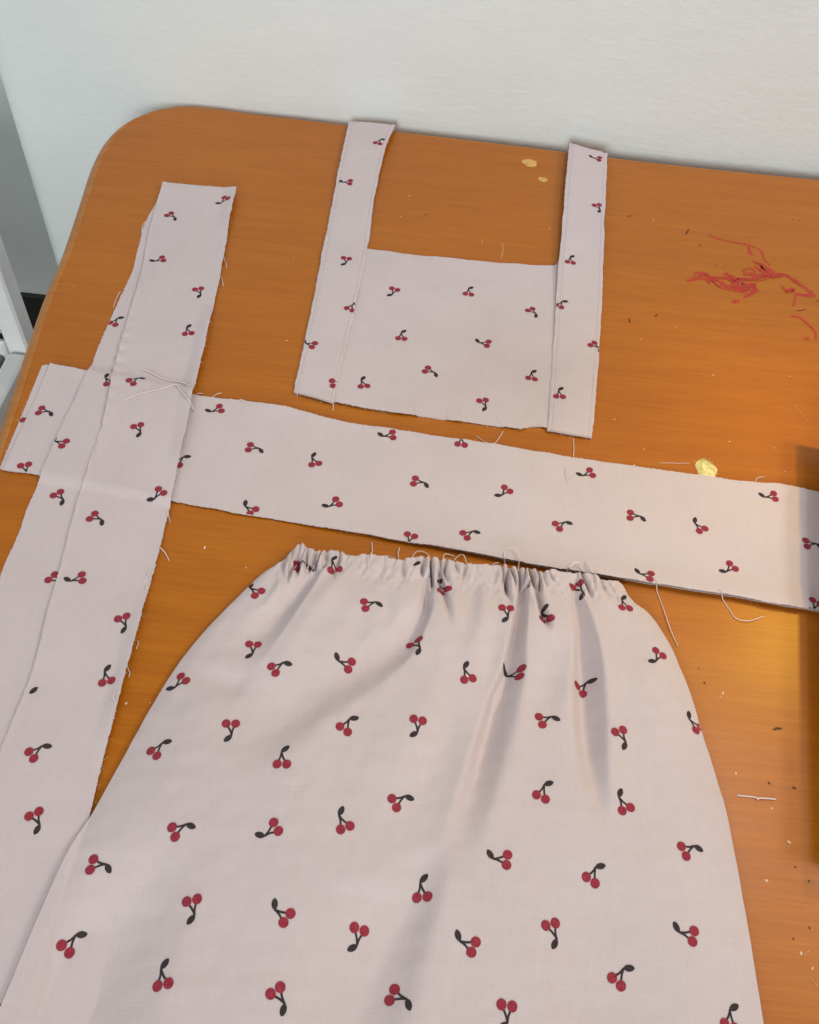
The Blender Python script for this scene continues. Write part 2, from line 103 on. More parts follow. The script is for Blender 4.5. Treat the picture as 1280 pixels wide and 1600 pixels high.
D['INK'] = [([(0.2315,0.3075),(0.242,0.3111),(0.2548,0.3151),(0.2676,0.3182),(0.2812,0.3178),(0.2951,0.3201),(0.3049,0.3255),(0.3171,0.3303),(0.3268,0.3338),(0.3349,0.3278),(0.3423,0.3183),(0.3477,0.3111),(0.3525,0.304)],0.0021000000000000003),([(0.2613,0.3856),(0.2696,0.3801),(0.2822,0.3774),(0.295,0.3757),(0.3051,0.3726),(0.3113,0.3669),(0.3116,0.3574),(0.3133,0.3501),(0.3172,0.3451)],0.0015),([(0.3004,0.3728),(0.299,0.3628),(0.3017,0.3576)],0.0022),([(0.2398,0.317),(0.243,0.3209),(0.2499,0.3215),(0.2549,0.316),(0.2575,0.3092),(0.2635,0.3031),(0.2743,0.3005),(0.2831,0.2994),(0.2905,0.3041)],0.0018),([(0.258,0.3129),(0.2635,0.312),(0.2685,0.3075),(0.2722,0.301)],0.0022),([(0.2679,0.32),(0.2762,0.3142),(0.279,0.3022),(0.2867,0.3088),(0.2939,0.3118),(0.2972,0.3044),(0.2894,0.2969),(0.283,0.2906)],0.0024),([(0.2746,0.3194),(0.28,0.3095),(0.2834,0.3012)],0.003),([(0.2816,0.3044),(0.2904,0.3112),(0.2953,0.3067)],0.0032),([(0.2878,0.3326),(0.2952,0.3367),(0.2995,0.3346),(0.297,0.3296),(0.2897,0.3302),(0.2878,0.3326)],0.0014),([(0.2994,0.3496),(0.3078,0.3444),(0.3139,0.339),(0.3147,0.3299)],0.0018),([(0.3006,0.3422),(0.3053,0.3356),(0.3115,0.3312)],0.0024),([(0.3065,0.3358),(0.312,0.334),(0.3186,0.3324)],0.005),([(0.3117,0.3395),(0.3177,0.3341),(0.3206,0.3309)],0.003),([(0.3215,0.3156),(0.325,0.31),(0.3292,0.308)],0.0018),([(0.3263,0.3075),(0.3308,0.311),(0.3331,0.3078)],0.004200000000000001),([(0.3326,0.3051),(0.3442,0.3044),(0.3521,0.3048)],0.0024),([(0.3471,0.3137),(0.3486,0.3069),(0.3511,0.3055)],0.003),([(0.333,0.3042),(0.3311,0.2934),(0.3269,0.285)],0.0011),([(0.2704,0.2837),(0.2743,0.284),(0.2785,0.2859)],0.0026),([(0.3222,0.2707),(0.3305,0.2712),(0.3375,0.2624),(0.342,0.2516),(0.3401,0.2416)],0.0014),([(0.3304,0.2409),(0.3351,0.2432)],0.0022),([(0.3515,0.2986),(0.3553,0.2984)],0.0022),([(0.2683,0.3237),(0.2732,0.3264)],0.0016),([(0.287,0.3269),(0.2937,0.3263),(0.301,0.3294)],0.0016)]
D['FLECKS'] = [([(0.3296,0.2797),(0.3352,0.2815),(0.3403,0.2842)],0.0012),([(0.2383,0.3807),(0.2432,0.3911)],0.0014),([(0.25,0.3659),(0.2519,0.3663)],0.0022),([(0.1822,0.4018),(0.1874,0.4039)],0.0012),([(0.1738,0.2442),(0.1751,0.2375)],0.0014),([(0.1971,0.2498),(0.2008,0.254)],0.0014),([(0.2405,-0.1403),(0.2438,-0.1395),(0.2472,-0.1386)],0.0016),([(-0.018,0.3674),(-0.0162,0.3688)],0.0016),([(0.2466,-0.1766),(0.2488,-0.1771)],0.0022),([(0.2322,-0.1751),(0.2335,-0.1765)],0.0012)]
D['SPOTS'] = [((0.0841,0.481),0.0105,0.0085,1),((0.0979,0.452),0.0055,0.006,1)]
D['SCRATCH'] = [([(0.0605,0.3656),(0.0631,0.3608),(0.0651,0.3569)],0.0007),([(0.0396,0.3389),(0.0394,0.3297)],0.0016),([(0.0432,0.3253),(0.044,0.3214)],0.0015),([(0.0587,0.3372),(0.0597,0.3232),(0.0581,0.313)],0.0018),([(0.0576,0.3109),(0.0598,0.3172)],0.002),([(0.3058,0.1574),(0.3126,0.1421),(0.3136,0.1365)],0.0007),([(0.2314,0.182),(0.2365,0.1789)],0.0008),([(0.2359,-0.271),(0.2393,-0.2679),(0.2422,-0.265)],0.0008),([(0.2369,-0.279),(0.2389,-0.2825),(0.2423,-0.2858)],0.0009),([(0.2367,-0.2118),(0.2406,-0.215)],0.0007)]
D['TUFT'] = (0.2231,0.0717)
D['SPECK_WHITE'] = [(0.1043,0.3672),(0.2083,0.4),(0.2155,0.2389),(0.1833,0.2175),(0.1402,0.1449),(-0.0357,0.3972),(-0.0412,0.361),(0.1767,0.087),(0.3082,0.19),(0.1546,0.1163),(0.2134,-0.1716),(0.2319,-0.1911),(0.2389,-0.2101),(0.2223,-0.2332),(0.2401,-0.2762),(0.2352,-0.2695),(0.2123,-0.1186),(0.2104,-0.1211),(-0.1374,-0.0505),(-0.106,-0.063),(-0.1577,-0.1701),(-0.1438,-0.168),(-0.3004,0.0831),(-0.1187,0.1673),(-0.3115,0.2064),(-0.1317,0.2788),(0.2678,0.3386),(0.2422,0.1813),(0.2458,0.1053),(0.2811,0.1036)]
D['SPECK_DARK'] = [(-0.0625,-0.0174),(0.1985,-0.1028),(0.2011,-0.1127),(0.2401,-0.224),(0.2465,-0.231),(0.2422,-0.256),(0.2323,-0.2625),(0.3085,0.39),(0.3531,0.4275),(0.3594,0.4264),(0.2638,0.3359),(0.0956,0.4287),(0.2759,0.2478),(0.2921,0.2418)]
D['SHADOW_CORNER'] = [(0.2969,0.0977),(0.255,-0.1554)]

# ------------------------------------------------------------------ helpers
def tag(o, label=None, cat=None, group=None, kind=None):
    if label: o['label'] = label
    if cat: o['category'] = cat
    if group: o['group'] = group
    if kind: o['kind'] = kind
    return o


def empty(name, loc=(0, 0, 0)):
    o = bpy.data.objects.new(name, None)
    o.location = loc
    o.empty_display_size = 0.05
    COL.objects.link(o)
    return o


def mesh_obj(name, verts, faces, mats, parent=None, smooth=True, angle=50, matidx=None):
    me = bpy.data.meshes.new(name)
    me.from_pydata([tuple(map(float, v)) for v in verts], [], faces)
    if not isinstance(mats, (list, tuple)):
        mats = [mats]
    for m in mats:
        me.materials.append(m)
    if matidx is not None:
        me.polygons.foreach_set('material_index', matidx)
    if smooth:
        me.polygons.foreach_set('use_smooth', [True] * len(me.polygons))
        me.update()
        me.set_sharp_from_angle(angle=math.radians(angle))
    me.update()
    o = bpy.data.objects.new(name, me)
    COL.objects.link(o)
    if parent is not None:
        o.parent = parent
        bpy_off = world_loc(parent)
        o.location = (-bpy_off[0], -bpy_off[1], -bpy_off[2])
    return o


def world_loc(o):
    x = Vector((0, 0, 0))
    while o is not None:
        x += Vector(o.location)
        o = o.parent
    return x


class MB:
    def __init__(s):
        s.v = []; s.f = []

    def box(s, x0, x1, y0, y1, z0, z1, b=0.0):
        n = len(s.v)
        if b <= 0:
            s.v += [(x0, y0, z0), (x1, y0, z0), (x1, y1, z0), (x0, y1, z0), (x0, y0, z1), (x1, y0, z1), (x1, y1, z1), (x0, y1, z1)]
            s.f += [tuple(n + i for i in q) for q in ((3, 2, 1, 0), (4, 5, 6, 7), (0, 1, 5, 4), (1, 2, 6, 5), (2, 3, 7, 6), (3, 0, 4, 7))]
            return s
        # chamfered upright box: rings from bottom to top
        rings = [(b, z0), (0, z0 + b), (0, z1 - b), (b, z1)]
        for ins, z in rings:
            X0, X1, Y0, Y1 = x0 + ins, x1 - ins, y0 + ins, y1 - ins
            c = b
            s.v += [(X0 + c, Y0, z), (X1 - c, Y0, z), (X1, Y0 + c, z), (X1, Y1 - c, z), (X1 - c, Y1, z), (X0 + c, Y1, z), (X0, Y1 - c, z), (X0, Y0 + c, z)]
        for r in range(3):
            for i in range(8):
                a = n + r * 8 + i; d = n + r * 8 + (i + 1) % 8
                s.f.append((a, d, d + 8, a + 8))
        s.f.append(tuple(n + i for i in range(7, -1, -1)))
        s.f.append(tuple(n + 24 + i for i in range(8)))
        return s

    def tube(s, pts, r, sides=6, taper=False):
        pts = [Vector(p) for p in pts]
        n0 = len(s.v)
        for i, p in enumerate(pts):
            t = (pts[min(i + 1, len(pts) - 1)] - pts[max(i - 1, 0)])
            if t.length < 1e-9: t = Vector((1, 0, 0))
            t.normalize()
            a = t.cross(Vector((0, 0, 1)))
            if a.length < 1e-4: a = t.cross(Vector((0, 1, 0)))
            a.normalize(); b = a.cross(t)
            rr = r * (0.45 if taper and i in (0, len(pts) - 1) else 1.0)
            for k in range(sides):
                th = 2 * math.pi * k / sides
                s.v.append(tuple(p + a * (rr * math.cos(th)) + b * (rr * math.sin(th))))
        for i in range(len(pts) - 1):
            for k in range(sides):
                a = n0 + i * sides + k; b = n0 + i * sides + (k + 1) % sides
                s.f.append((a, b, b + sides, a + sides))
        s.f.append(tuple(n0 + k for k in range(sides - 1, -1, -1)))
        m = n0 + (len(pts) - 1) * sides
        s.f.append(tuple(m + k for k in range(sides)))
        return s

    def lathe(s, prof, cx, cy, seg=32):
        n0 = len(s.v)
        for r, z in prof:
            for k in range(seg):
                th = 2 * math.pi * k / seg
                s.v.append((cx + r * math.cos(th), cy + r * math.sin(th), z))
        for i in range(len(prof) - 1):
            for k in range(seg):
                a = n0 + i * seg + k; b = n0 + i * seg + (k + 1) % seg
                s.f.append((a, b, b + seg, a + seg))
        return s

    def build(s, name, mat, parent=None, smooth=True, angle=40):
        return mesh_obj(name, s.v, s.f, mat, parent, smooth, angle)


def resample(pts, n, smooth=True):
    """arc-length resampling of a polyline, Catmull-Rom smoothed"""
    p = np.array(pts, float)
    if smooth and len(p) > 2:
        q = np.vstack([2 * p[0] - p[1], p, 2 * p[-1] - p[-2]])
        out = []
        for i in range(1, len(q) - 2):
            t = np.linspace(0, 1, 12, endpoint=False)[:, None]
            a, b, c, d = q[i - 1], q[i], q[i + 1], q[i + 2]
            out.append(0.5 * ((2 * b) + (-a + c) * t + (2 * a - 5 * b + 4 * c - d) * t ** 2 + (-a + 3 * b - 3 * c + d) * t ** 3))
        p = np.vstack(out + [p[-1:]])
    s = np.concatenate([[0], np.cumsum(np.linalg.norm(np.diff(p, axis=0), axis=1))])
    u = np.linspace(0, s[-1], n)
    return np.stack([np.interp(u, s, p[:, k]) for k in range(p.shape[1])], 1)


def sstep(a, b, x):
    t = np.clip((x - a) / (b - a), 0, 1)
    return t * t * (3 - 2 * t)


class Noise2:
    """smooth sum-of-sines noise over the plane, about -1..1"""
    def __init__(s, scale, seed, n=14):
        r = np.random.default_rng(seed)
        th = r.uniform(0, 2 * np.pi, n); k = r.uniform(0.4, 1.6, n) / scale * 2 * np.pi
        s.kx, s.ky, s.ph = k * np.cos(th), k * np.sin(th), r.uniform(0, 6.28, n)
        s.n = n

    def __call__(s, x, y):
        o = 0
        for a, b, c in zip(s.kx, s.ky, s.ph):
            o = o + np.sin(a * x + b * y + c)
        return o / math.sqrt(s.n) / 1.2


def polydist(x, y, pts, *vals):
    """nearest point on a polyline: signed distance (positive right of travel) and values interpolated there"""
    p = np.array(pts)
    best = np.full(x.shape, 1e9); sg = np.zeros(x.shape); out = [np.zeros(x.shape) for _ in vals]
    for i in range(len(p) - 1):
        a, b = p[i], p[i + 1]; d = b - a; L2 = d @ d
        t = np.clip(((x - a[0]) * d[0] + (y - a[1]) * d[1]) / L2, 0, 1)
        ex, ey = x - a[0] - t * d[0], y - a[1] - t * d[1]
        dd = np.hypot(ex, ey)
        m = dd < best
        best = np.where(m, dd, best)
        cr = d[0] * (y - a[1]) - d[1] * (x - a[0])      # >0 = left of travel
        sg = np.where(m, -np.sign(cr), sg)
        for k, v in enumerate(vals):
            out[k] = np.where(m, v[i] + (v[i + 1] - v[i]) * t, out[k])
    return best * sg, out


# ------------------------------------------------------------------ materials
def new_mat(name):
    m = bpy.data.materials.new(name)
    m.use_nodes = True
    nt = m.node_tree
    b = nt.nodes['Principled BSDF']
    return m, nt, b


def N(nt, kind, **kw):
    n = nt.nodes.new(kind)
    for k, v in kw.items():
        if k in n.inputs:
            n.inputs[k].default_value = v
        else:
            setattr(n, k, v)
    return n


def mapping(nt, scale, rot=(0, 0, 0)):
    tc = N(nt, 'ShaderNodeNewGeometry')
    mp = N(nt, 'ShaderNodeMapping')
    mp.inputs['Scale'].default_value = scale
    mp.inputs['Rotation'].default_value = rot
    nt.links.new(tc.outputs['Position'], mp.inputs['Vector'])
    return mp


def noise(nt, scale3, detail=3, rough=0.55, rot=(0, 0, 0)):
    mp = mapping(nt, scale3, rot)
    n = N(nt, 'ShaderNodeTexNoise')
    n.inputs['Scale'].default_value = 1.0
    n.inputs['Detail'].default_value = detail
    n.inputs['Roughness'].default_value = rough
    nt.links.new(mp.outputs[0], n.inputs['Vector'])
    return n.outputs['Fac']


def ramp(nt, fac, stops):
    r = N(nt, 'ShaderNodeValToRGB')
    e = r.color_ramp.elements
    while len(e) < len(stops): e.new(0.5)
    for i, (p, c) in enumerate(stops):
        e[i].position = p; e[i].color = (*c, 1)
    nt.links.new(fac, r.inputs[0])
    return r.outputs[0]


def mix(nt, a, b, fac, mode='MIX'):
    m = N(nt, 'ShaderNodeMix', data_type='RGBA', blend_type=mode)
    for sock, v in ((m.inputs['Factor'], fac), (m.inputs['A'], a), (m.inputs['B'], b)):
        if sock.name in ('A', 'B') and sock.type != 'RGBA':
            continue
        if hasattr(v, 'is_output'): nt.links.new(v, sock)
        elif isinstance(v, (int, float)): sock.default_value = v
        else: sock.default_value = (*v, 1)
    # RGBA sockets are the ones at index 6 and 7
    for idx, v in ((6, a), (7, b)):
        sock = m.inputs[idx]
        if hasattr(v, 'is_output'): nt.links.new(v, sock)
        else: sock.default_value = (*v, 1)
    return m.outputs[2]


def math_node(nt, op, a, b=None):
    m = N(nt, 'ShaderNodeMath', operation=op)
    for i, v in enumerate((a, b)):
        if v is None: continue
        if hasattr(v, 'is_output'): nt.links.new(v, m.inputs[i])
        else: m.inputs[i].default_value = v
    return m.outputs[0]


def bump(nt, b, h, strength, dist):
    n = N(nt, 'ShaderNodeBump')
    n.inputs['Strength'].default_value = strength
    n.inputs['Distance'].default_value = dist
    nt.links.new(h, n.inputs['Height'])
    nt.links.new(n.outputs[0], b.inputs['Normal'])


def cloth_mat(name, c, rot=0.0, weave=True):
    m, nt, b = new_mat(name)
    a1 = noise(nt, (60, 1500, 300), 3, .6, (0, 0, rot))
    a2 = noise(nt, (1500, 60, 300), 3, .6, (0, 0, rot))
    big = noise(nt, (14, 14, 14), 3)
    s = math_node(nt, 'ADD', a1, a2)
    lo = tuple(v * .945 for v in c); hi = tuple(min(1, v * 1.045) for v in c)
    col = ramp(nt, math_node(nt, 'MULTIPLY', s, .5), [(0.30, lo), (0.5, c), (0.72, hi)])
    col = mix(nt, col, ramp(nt, big, [(0.3, (.95, .945, .94)), (0.7, (1.0, 1.0, 1.0))]), 1.0, 'MULTIPLY')
    nt.links.new(col, b.inputs['Base Color'])
    b.inputs['Roughness'].default_value = .92
    b.inputs['Specular IOR Level'].default_value = .15
    b.inputs['Sheen Weight'].default_value = .12
    b.inputs['Sheen Roughness'].default_value = .5
    bump(nt, b, s, .35, .0004)
    return m


FAB = (0.600, 0.514, 0.518)
MAT = {}
MAT['fabric'] = cloth_mat('cherry_cotton', FAB, 0.12)
MAT['thread'] = cloth_mat('cotton_thread', (0.76, 0.67, 0.62))
MAT['seam'] = cloth_mat('seam_thread', (0.40, 0.34, 0.355))


def flat_mat(name, c, rough=.8, var=.15, scale=900, spec=.3):
    m, nt, b = new_mat(name)
    n = noise(nt, (scale, scale, scale), 2)
    lo = tuple(v * (1 - var) for v in c); hi = tuple(min(1, v * (1 + var)) for v in c)
    nt.links.new(ramp(nt, n, [(.3, lo), (.7, hi)]), b.inputs['Base Color'])
    b.inputs['Roughness'].default_value = rough
    b.inputs['Specular IOR Level'].default_value = spec
    return m


MAT['red'] = flat_mat('print_red', (0.29, 0.036, 0.055), .9, .36, 1400, .1)
MAT['dark'] = flat_mat('print_dark', (0.046, 0.036, 0.040), .9, .35, 1400, .1)
MAT['ink'] = flat_mat('red_ink', (0.46, 0.040, 0.020), .5, .3, 500)
MAT['fleck'] = flat_mat('dark_fleck', (0.10, 0.028, 0.012), .6, .3, 500)
MAT['chip'] = flat_mat('bare_wood_chip', (0.66, 0.40, 0.12), .7, .25, 500)
MAT['scratch'] = flat_mat('varnish_scratch', (0.50, 0.21, 0.055), .6, .2, 500)
MAT['tuft'] = flat_mat('yellow_lint', (0.80, 0.72, 0.34), .95, .25, 350, .1)
MAT['crumb'] = flat_mat('pale_crumb', (0.72, 0.58, 0.42), .9, .2, 500)
MAT['white_paint'] = flat_mat('white_gloss_paint', (0.86, 0.88, 0.87), .4, .03, 40)
MAT['grey_slat'] = flat_mat('grey_slat', (0.17, 0.18, 0.17), .6, .2, 60)
MAT['metal'] = flat_mat('lamp_metal', (0.20, 0.21, 0.21), .35, .1, 60)
MAT['box'] = flat_mat('bounce_box_white', (0.80, 0.78, 0.76), .5, .04, 60)  # added shadow-casting box, white so that it bounces light into its shadow


def wood_mat(name, c1, c2, c3, worn, coat=0.0):
    m, nt, b = new_mat(name)
    fine = noise(nt, (26, 700, 90), 5, .62, (0, 0, .045))
    mid = noise(nt, (5, 75, 30), 4, .6, (0, 0, .045))
    big = noise(nt, (3.0, 5.0, 5), 3, .5)
    f = math_node(nt, 'ADD', math_node(nt, 'MULTIPLY', fine, .62), math_node(nt, 'MULTIPLY', mid, .38))
    col = ramp(nt, f, [(.36, c1), (.50, c2), (.64, c3)])
    col = mix(nt, col, ramp(nt, big, [(.32, (.94, .90, .88)), (.68, (1.0, 1.0, 1.0))]), 1.0, 'MULTIPLY')
    # pores: short dark ticks along the grain
    por = noise(nt, (120, 1600, 200), 2, .5, (0, 0, .045))
    col = mix(nt, col, ramp(nt, por, [(.66, (1, 1, 1)), (.76, (.74, .62, .55))]), .8, 'MULTIPLY')
    # paler worn scuffs in the varnish
    sc = noise(nt, (9, 160, 60), 5, .7, (0, 0, .05))
    sel = ramp(nt, sc, [(.63, (0, 0, 0)), (.74, (1, 1, 1))])
    g = math_node(nt, 'MULTIPLY', sel, worn)
    col = mix(nt, col, (c3[0] * 1.15, c3[1] * 1.3, c3[2] * 1.5), g)
    nt.links.new(col, b.inputs['Base Color'])
    rr = ramp(nt, noise(nt, (20, 90, 30), 3), [(.3, (.34, .34, .34)), (.7, (.42, .42, .42))])
    nt.links.new(rr, b.inputs['Roughness'])
    b.inputs['Specular IOR Level'].default_value = .14
    b.inputs['Coat Weight'].default_value = coat
    b.inputs['Coat Roughness'].default_value = .31
    bump(nt, b, f, .10, .0005)
    return m


MAT['wood'] = wood_mat('orange_varnished_wood', (0.390, 0.112, 0.003), (0.430, 0.130, 0.004), (0.475, 0.153, 0.006), .25, .32)
MAT['edge'] = wood_mat('worn_edge_wood', (0.40, 0.145, 0.030), (0.47, 0.19, 0.045), (0.53, 0.24, 0.07), .8)


def wall_mat(name, c):
    m, nt, b = new_mat(name)
    h1 = noise(nt, (90, 90, 130), 5, .68)
    h2 = noise(nt, (14, 14, 26), 4, .6)
    h3 = noise(nt, (22, 22, 120), 3, .5)
    d = ramp(nt, h3, [(.60, (0, 0, 0)), (.72, (1, 1, 1))])
    hh = math_node(nt, 'ADD', math_node(nt, 'MULTIPLY', h1, .6), math_node(nt, 'MULTIPLY', h2, .5))
    hh = math_node(nt, 'ADD', hh, math_node(nt, 'MULTIPLY', d, .12))
    lo = tuple(v * .965 for v in c)
    nt.links.new(ramp(nt, h2, [(.3, lo), (.7, c)]), b.inputs['Base Color'])
    b.inputs['Roughness'].default_value = .75
    b.inputs['Specular IOR Level'].default_value = .25
    bump(nt, b, hh, .38, .003)
    return m


MAT['wall'] = wall_mat('white_wall_paint', (0.825, 0.865, 0.855))
MAT['skirting'] = flat_mat('dark_skirting', (0.035, 0.03, 0.03), .5, .2, 30)
MAT['floor'] = wood_mat('dark_floor_boards', (0.035, 0.03, 0.028), (0.05, 0.042, 0.038), (0.07, 0.06, 0.05), .1)

# ------------------------------------------------------------------ the setting
WALL_Y = 0.534
CORNER_X = -0.508
REC_Y = 0.93
LEFT_X = -1.6


def struct(name, mb, mat, smooth=False):
    return tag(mb.build(name, MAT[mat], None, smooth), kind='structure')


struct('floor', MB().box(-1.6, 2.4, -1.8, 1.1, -0.05, 0.0), 'floor')
# back wall, with a rounded plaster corner at its left end, and the alcove behind it
mb = MB()
r = 0.03
prof = [(2.4, WALL_Y)] + [(CORNER_X + r - r * math.sin(a), WALL_Y + r - r * math.cos(a)) for a in np.linspace(0, math.pi / 2, 7)] + [(CORNER_X, REC_Y - .002), (2.4, REC_Y - .002)]
n = len(prof)
mb.v = [(x, y, z) for z in (0.001, 2.6) for x, y in prof]
mb.f = [(i, (i + 1) % n, (i + 1) % n + n, i + n) for i in range(n)] + [tuple(range(n - 1, -1, -1)), tuple(range(n, 2 * n))]
bw = mb.build('wall_back', MAT['wall'], None, True, 40); tag(bw, kind='structure')
struct('wall_alcove', MB().box(LEFT_X - .1, 2.4, REC_Y, REC_Y + .1, 0.001, 2.6), 'wall')
struct('wall_left', MB().box(LEFT_X - .1, LEFT_X, -1.8, REC_Y - .002, 0.001, 2.6), 'wall')
struct('skirting_board', MB().box(LEFT_X + .002, CORNER_X - .002, REC_Y - .014, REC_Y - .001, 0.001, 0.104), 'skirting')

# ------------------------------------------------------------------ white chair, left of the table
CH_Y = 0.416
CH_R = -0.505
chair = empty('chair', (CH_R - .2, CH_Y - .2, 0))
tag(chair, 'low white painted chair with grey slatted seat, only a corner seen left of the table', 'chair')
SEAT = 0.45
W_ = .36


def cpart(name, mat, *b, **k):
    return MB().box(*b, b=k.get('b', .003)).build(name, MAT[mat], chair)


for sx in (0, 1):
    x0 = CH_R - .028 if sx else CH_R - W_
    cpart('back_post', 'white_paint', x0, x0 + .028, CH_Y, CH_Y + .03, 0.0, .645)
    cpart('front_leg', 'white_paint', x0, x0 + .028, CH_Y - .40, CH_Y - .37, 0.0, SEAT - .045)
k = 0
x = CH_R - .031 - .032
while x > CH_R - W_ + .03:
    cpart('back_slat', 'white_paint', x, x + .029, CH_Y + .008, CH_Y + .024, SEAT + .016, .64, b=.002)
    x -= .034
cpart('bottom_rail', 'white_paint', CH_R - W_ + .0285, CH_R - .0285, CH_Y - .004, CH_Y + .007, SEAT - .03, SEAT + .014)
cpart('top_rail', 'white_paint', CH_R - W_, CH_R - .001, CH_Y - .004, CH_Y + .034, .646, .68)
for x0 in (CH_R - .024, CH_R - W_):
    cpart('seat_rail', 'white_paint', x0, x0 + .024, CH_Y - .40, CH_Y - .005, SEAT - .044, SEAT + .002)
x = CH_R - .026 - .03
while x > CH_R - W_ + .02:
    cpart('seat_slat', 'grey_slat', x, x + .024, CH_Y - .40, CH_Y - .006, SEAT - .02, SEAT - .004, b=.002)
    x -= .03

# ------------------------------------------------------------------ table
table = empty('table', (0.3, 0.05, 0))
tag(table, 'orange varnished wooden table with rounded corner pushed against the white wall', 'table')
lr = [tuple(p) for p in D['TABLE_LEFT_REAR']]
yr = lr[-1][1]
x_front = lr[0][0] + (lr[0][0] - lr[2][0]) * (-.44 - lr[0][1]) / (lr[0][1] - lr[2][1])
out = [(x_front, -.44)] + lr
out = [tuple(q) for q in resample(out, 220, True)]
out += [(0.9, yr)] + [(1.0 + .1 * math.sin(a) - .0, yr - .1 + .1 * math.cos(a)) for a in np.linspace(0, math.pi / 2, 10)] + [(1.1, -.34)] + [(1.0 + .1 * math.cos(a), -.34 - .1 * math.sin(a)) for a in np.linspace(0.1, math.pi / 2, 10)]
out = np.array(out)


def inset(poly, d):
    nx = np.roll(poly, -1, 0) - np.roll(poly, 1, 0)
    nx /= np.linalg.norm(nx, axis=1)[:, None]
    return poly + np.stack([nx[:, 1], -nx[:, 0]], 1) * d      # outline runs clockwise, inward is to the right


n = len(out)
EW = .0125
i0 = inset(out, EW)
# board: flat top with a hairline groove to the edge band
top = [(x, y, TZ) for x, y in i0] + [(x, y, TZ - .0245) for x, y in i0]
fc = [tuple(range(n - 1, -1, -1)), tuple(range(n, 2 * n))] + [(i, (i + 1) % n, (i + 1) % n + n, i + n) for i in range(n)]
top_board = mesh_obj('table_top', top, fc, MAT['wood'], table, True, 30)
ring = []
wob = Noise2(.05, 3)
prof = [(EW - .0004, -.0245), (EW - .0004, -.0006), (EW - .002, -.0003), (.0085, -.0012), (.0055, -.0030), (.0028, -.0056), (.0009, -.0090), (0, -.013), (0, -.0215), (.0015, -.0245)]
for d, z in prof:
    ii = inset(out, d)
    ring += [(x, y, TZ + z) for x, y in ii]
m = len(prof)
fc = [(a * n + i, ((a + 1) % m) * n + i, ((a + 1) % m) * n + (i + 1) % n, a * n + (i + 1) % n) for a in range(m) for i in range(n)]
mesh_obj('edge_band', ring, fc, MAT['edge'], table, True, 50)
for a in ((-.16, .96, .44, .46), (-.16, .96, -.38, -.36)):
    MB().box(a[0], a[1], a[2], a[3], TZ - .11, TZ - .0255).build('apron_rail', MAT['edge'], table, False)
for (lx, ly) in ((-.20, .425), (-.20, -.40), (.965, .425), (.965, -.40)):
    MB().box(lx, lx + .055, ly, ly + .055, 0.0, TZ - .0255, b=.006).build('leg', MAT['edge'], table)


def ribbon(pts, w, z, jitter=.25, seed=0):
    """flat stroke of paint or ink lying on the table"""
    p = resample(pts, max(6, int(np.sum(np.linalg.norm(np.diff(np.array(pts), axis=0), axis=1)) / .0012)), True)
    r_ = np.random.default_rng(seed)
    t = np.gradient(p, axis=0); t /= np.linalg.norm(t, axis=1)[:, None] + 1e-9
    nr = np.stack([-t[:, 1], t[:, 0]], 1)
    k = len(p)
    env = np.minimum(1, np.minimum(np.arange(k), np.arange(k)[::-1]) * .5 + .25)
    w1 = w * .5 * env * (1 + jitter * r_.normal(size=k)); w2 = w * .5 * env * (1 + jitter * r_.normal(size=k))
    v = [(*(p[i] + nr[i] * abs(w1[i])), z) for i in range(k)] + [(*(p[i] - nr[i] * abs(w2[i])), z) for i in range(k)]
    f = [(i, i + k, i + k + 1, i + 1) for i in range(k - 1)]
    return v, f


zz = TZ + .00012
for j, (pts, w) in enumerate(D['INK']):
    v, f = ribbon(pts, w * 1.55, zz + j * .000006, .22, j)
    mesh_obj('ink_stroke', v, f, MAT['ink'], table, False)
ri_ = np.random.default_rng(23)
for j in range(26):
    src = np.array(D['INK'][int(ri_.choice([0, 0, 0, 3, 4, 5, 5, 6, 7, 9, 11, 12, 14]))][0])
    q = resample(src, 60, True); a0 = int(ri_.integers(0, 30)); q = q[a0:a0 + int(ri_.integers(12, 28))]
    q = q[::4] + ri_.normal(0, .0022, (len(q[::4]), 2)) + ri_.normal(0, .0018, 2)
    if len(q) < 3: continue
    v, f = ribbon([tuple(p) for p in q], ri_.uniform(.0009, .0020), zz + .00016 + j * .000006, .3, 300 + j)
    mesh_obj('ink_stroke', v, f, MAT['ink'], table, False)
for j, (pts, w) in enumerate(D['FLECKS']):
    v, f = ribbon(pts, w, zz + j * .000006, .3, 50 + j)
    mesh_obj('dark_fleck', v, f, MAT['fleck'], table, False)
for j, (pts, w) in enumerate(D['SCRATCH']):
    v, f = ribbon(pts, w, zz + j * .000006, .35, 90 + j)
    mesh_obj('scratch', v, f, MAT['scratch'], table, False)
for j, (c, rx, ry, q) in enumerate(D['SPOTS']):
    rr = np.random.default_rng(7 + j)
    ph = rr.uniform(0, 6.28, 6)
    v = [(c[0], c[1], TZ + .0007)]; f = []
    seg = 40
    for ri, (fr, z) in enumerate(((.55, .0008), (.88, .0006), (1.0, .00012))):
        for k in range(seg):
            th = 2 * math.pi * k / seg
            wv = 1 + .10 * math.sin(2 * th + ph[0]) + .07 * math.sin(3 * th + ph[1]) + .05 * math.sin(5 * th + ph[2]) + .035 * math.sin(9 * th + ph[3])
            zj = z + (.00018 * math.sin(3 * th + ph[4] + ri) if ri < 2 else 0)
            v.append((c[0] + rx * .80 * fr * wv * math.cos(th), c[1] + ry * .80 * fr * wv * math.sin(th), TZ + zj))
    f += [(0, 1 + k, 1 + (k + 1) % seg) for k in range(seg)]
    for ri in range(2):
        for k in range(seg):
            a = 1 + ri * seg + k; b = 1 + ri * seg + (k + 1) % seg
            f.append((a, a + seg, b + seg, b))
    mesh_obj('glue_spot', v, f, MAT['chip'], table, True)

